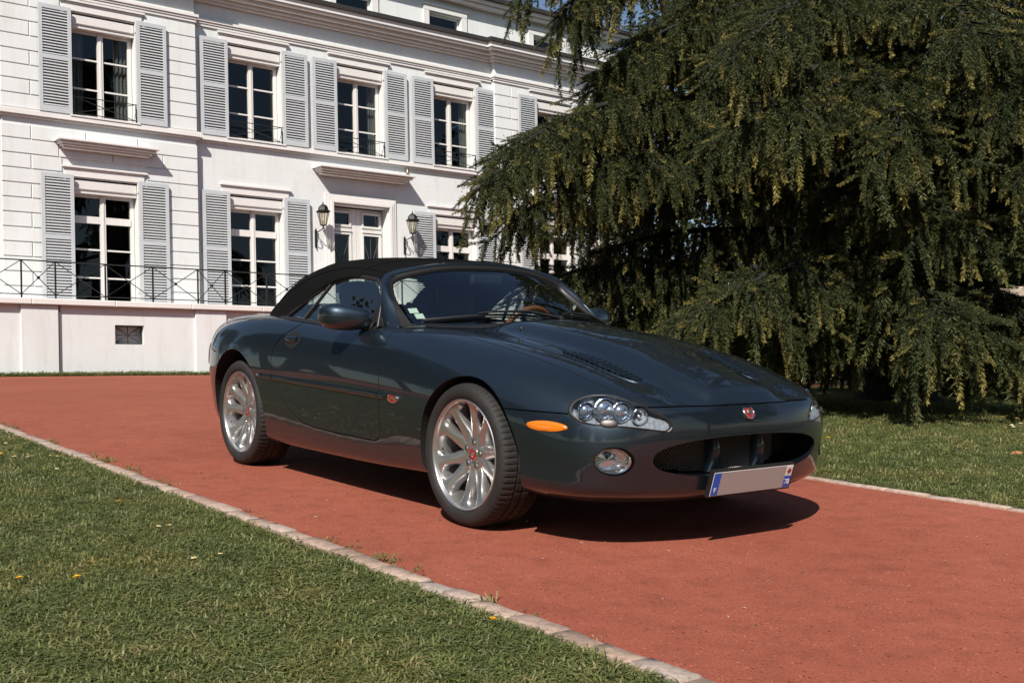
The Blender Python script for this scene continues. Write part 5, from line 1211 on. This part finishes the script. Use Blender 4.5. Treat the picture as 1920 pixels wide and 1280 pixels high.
TUFTS = [tuft(0, 13, .018, .018, M_GRASS, .0026), tuft(1, 10, .024, .018, M_GRASS, .0026), tuft(2, 15, .015, .020, M_GRASS, .0026), tuft(3, 9, .016, .022, M_DRY, .0018), clover(0), clover(1), tuft(4, 9, .050, .014, M_GRASS)]
def lawn(name, label, X0, X1, Ya, Yb, n, near, seed):
    q = np.random.default_rng(seed); X = q.uniform(X0, X1, n * 9); Y = q.uniform(Ya, Yb, n * 9)
    p = np.stack([CAR_R[0, 0] * X + CAR_R[0, 1] * Y + CAR_T[0], CAR_R[1, 0] * X + CAR_R[1, 1] * Y + CAR_T[1]], 1); dep = p[:, 1]
    z = G(p[:, 0], p[:, 1]); ok = dep > 1.0; sx = 960 + 2147 * p[:, 0] / np.maximum(dep, .1); sy = 736 - 2147 * (z - CZ) / np.maximum(dep, .1)
    ok &= (sx > -620) & (sx < 2450) & (sy < 1500)
    o = (p - HO) @ HN; ok &= o > 11.25
    ok &= q.uniform(0, 1, len(ok)) < np.minimum(1, (near / np.maximum(dep, .5)) ** 1.6); i = np.nonzero(ok)[0][:n]; p = p[i]; z = z[i]; dep = dep[i]; m = len(i)
    scl = q.uniform(.55, 1.10, m) * np.clip(.9 + dep * .035, 1, 1.6); idx = q.choice(7, m, p=[.21, .10, .25, .14, .14, .14, .02])
    rot = np.stack([q.normal(0, .14, m), q.normal(0, .14, m), q.uniform(0, 6.283, m)], 1)
    s = scatter(name, np.column_stack([p, z]), rot, scl, idx, TUFTS); tag(s, label, 'grass', kind='stuff'); print(name, m)
lawn('lawn_grass', 'short mown grass of the lawn in the foreground', -9.0, 3.9, -7.5, -1.700, 230000, 3.3, 1)
lawn('cedar_lawn_grass', 'short mown grass between the drive and the cedar', -6.0, 5.0, 1.935, 13.0, 110000, 6.5, 2)
# grass fringe along the foot of the terrace
q = np.random.default_rng(8); s = q.uniform(-6.5, 3, 5200); o = q.uniform(1.55, 2.06, 5200); xy = HO + np.outer(s, HD) + np.outer(o, HN)
tag(scatter('grass_fringe', np.column_stack([xy, G(xy[:, 0], xy[:, 1])]), np.stack([q.normal(0, .2, 5200), q.normal(0, .2, 5200), q.uniform(0, 6.28, 5200)], 1), q.uniform(1.4, 2.6, 5200), q.integers(0, 3, 5200), TUFTS), 'thin strip of grass along the foot of the terrace wall', 'grass', kind='stuff')
# ================================================================== small things on the ground
def ground_at(px, py):
    d = 6.0
    a = view_pt(px, py, 1.0) - Vector((0, 0, CZ)); lo_, hi_ = .8, 40.0
    for _ in range(50):
        m = (lo_ + hi_) / 2; p = a * m
        if CZ + p.z > float(G(p.x, p.y)): lo_ = m
        else: hi_ = m
    p = a * lo_; return Vector((p.x, p.y, float(G(p.x, p.y))))
M_YEL = simple('dandelion_yellow', (.80, .42, .015), .6); M_DAISY = simple('daisy_white', (.82, .82, .80), .6); M_STEM = simple('flower_stem', (.10, .14, .04), .7)
def flower(yellow):
    r = random.Random(yellow + 3); root = thing('dandelion' if yellow else 'daisy', 'x', 'flower'); h = .050 if yellow else .040
    MB().tube([(0, 0, -.01), (.004, .002, h * .5), (0, 0, h)], .0016, 5).build('stem', M_STEM, root, smooth=80)
    mb = MB(); n = 26 if yellow else 16; L = .017 if yellow else .011
    for ring in range(3 if yellow else 1):
        for k in range(n):
            a = 2 * math.pi * (k + .3 * ring) / n + r.uniform(-.08, .08); up_ = .25 + .45 * ring if yellow else .2; l = L * (1 - .25 * ring) * r.uniform(.85, 1.1); d = Vector((math.cos(a), math.sin(a), up_)).normalized(); s = Vector((-math.sin(a), math.cos(a), 0)) * (.0019 if yellow else .0020)
            b = Vector((0, 0, h)); mb.quad(b - s * .5, b + d * l * .7 - s, b + d * l, b + d * l * .7 + s, b + s * .5)
    mb.build('petals', M_YEL if yellow else M_DAISY, root, recalc=False)
    MB().lathe([(.006 if yellow else .0042, h - .001), (.0055 if yellow else .004, h + .003), (.0001, h + .005)], 10).build('flower_eye', M_YEL, root, smooth=60)
    return root
FY = flower(1); FW = flower(0); ny = nw = 0
def plant(yellow, px, py, sc, label, group):
    global ny, nw
    if yellow: o = FY if ny == 0 else copy_tree(FY); ny += 1
    else: o = FW if nw == 0 else copy_tree(FW); nw += 1
    p = ground_at(px, py + 6); o.matrix_world = Matrix.Translation(p) @ Matrix.Rotation(random.uniform(0, 6.28), 4, 'Z') @ Matrix.Rotation(random.uniform(-.35, .35), 4, 'X') @ Matrix.Diagonal((sc, sc, sc, 1)); o['label'] = label; o['group'] = group
for px, py in ((37, 1103), (148, 1100), (917, 1182), (4, 858), (223, 952)): plant(1, px, py, 1.0, 'yellow dandelion flower in the foreground lawn beside the drive', 'dandelions in the foreground lawn')
for px, py in ((1553, 829), (1869, 770)): plant(1, px, py, 1.25, 'yellow dandelion flower in the lawn below the cedar', 'dandelions below the cedar')
for px, py in ((8, 850), (28, 862), (50, 859), (54, 863), (78, 856), (96, 861), (108, 862), (118, 850), (88, 886), (106, 886), (248, 912), (256, 917), (12, 836), (30, 840), (368, 1060), (401, 1059), (414, 1053), (292, 998), (318, 997), (140, 900)): plant(0, px, py, 1.15, 'white daisy in the foreground lawn beside the drive', 'daisies in the foreground lawn')
for px, py in ((1895, 768), (1911, 770), (1884, 726), (1866, 786), (1870, 788), (1879, 786), (1905, 789), (1913, 790), (1917, 792), (1913, 799), (1898, 802), (1900, 806), (1890, 808)): plant(0, px, py, 1.5, 'white daisy in the lawn below the cedar', 'daisies below the cedar')
# a fallen leaf
p = ground_at(1903, 856); lf = MB(); lf.grid([[(x * .06, y * .028 * (1 - x * x), .02 + .012 * abs(y) + .008 * x) for y in (-1, -.5, 0, .5, 1)] for x in np.linspace(-1, 1, 9)]); o = lf.build('fallen_leaf', simple('dry_leaf', (.36, .16, .07), .7), None, smooth=80)
o.matrix_world = Matrix.Translation(p) @ Matrix.Rotation(.5, 4, 'Z') @ Matrix.Rotation(.5, 4, 'X'); tag(o, 'curled brown leaf fallen on the lawn below the cedar', 'leaf')
# weeds in the kerb joints and windblown bits on the drive
q = np.random.default_rng(21); n = 420; X = q.uniform(-8, 3.3, n); cl = np.sin(X * 5.3) + np.sin(X * 2.1 + 1) + q.normal(0, .6, n); X = X[cl > .5]; n = len(X); Y = -1.578 + np.abs(q.normal(0, .018, n))
XY = np.array([car2w(a, b)[:2] for a, b in zip(X, Y)])
tag(scatter('kerb_weeds', np.column_stack([XY, G(XY[:, 0], XY[:, 1]) + .010]), np.stack([q.normal(0, .3, n), q.normal(0, .3, n), q.uniform(0, 6.28, n)], 1), q.uniform(.7, 1.5, n), q.choice([3, 3, 0, 1, 4, 4], n), TUFTS), 'dry weeds growing along the kerb joint of the drive', 'weeds', kind='stuff')
M_BIT = simple('blossom_scale', (.55, .48, .38), .8); M_TWIG = simple('twig_bit', (.06, .045, .03), .9)
def bit(k, mat):
    r = random.Random(k); return source('litter_bit', [(-.011, -.002, .001), (0, -.004, .003), (.012, .001, .001), (0, .004, .004)], [(0, 1, 2, 3)], mat) if k < 2 else source('litter_bit', [(-.006, -.005, 0), (.006, -.005, 0), (.006, .005, 0), (-.006, .005, 0), (0, 0, .008)], [(0, 1, 4), (1, 2, 4), (2, 3, 4), (3, 0, 4)], mat)
BITS = [bit(0, M_BIT), bit(1, M_BIT), bit(2, M_TWIG)]
n = 260; X = q.uniform(-7, 4, n); Y = q.uniform(-1.5, 1.75, n); XY = np.array([car2w(a, b)[:2] for a, b in zip(X, Y)])
tag(scatter('drive_litter', np.column_stack([XY, G(XY[:, 0], XY[:, 1]) + .0105]), np.stack([q.normal(0, .15, n), q.normal(0, .15, n), q.uniform(0, 6.28, n)], 1), q.uniform(.35, 1.0, n), q.integers(0, 3, n), BITS), 'tiny pale scales and crumbs blown across the red drive', 'litter', kind='stuff')
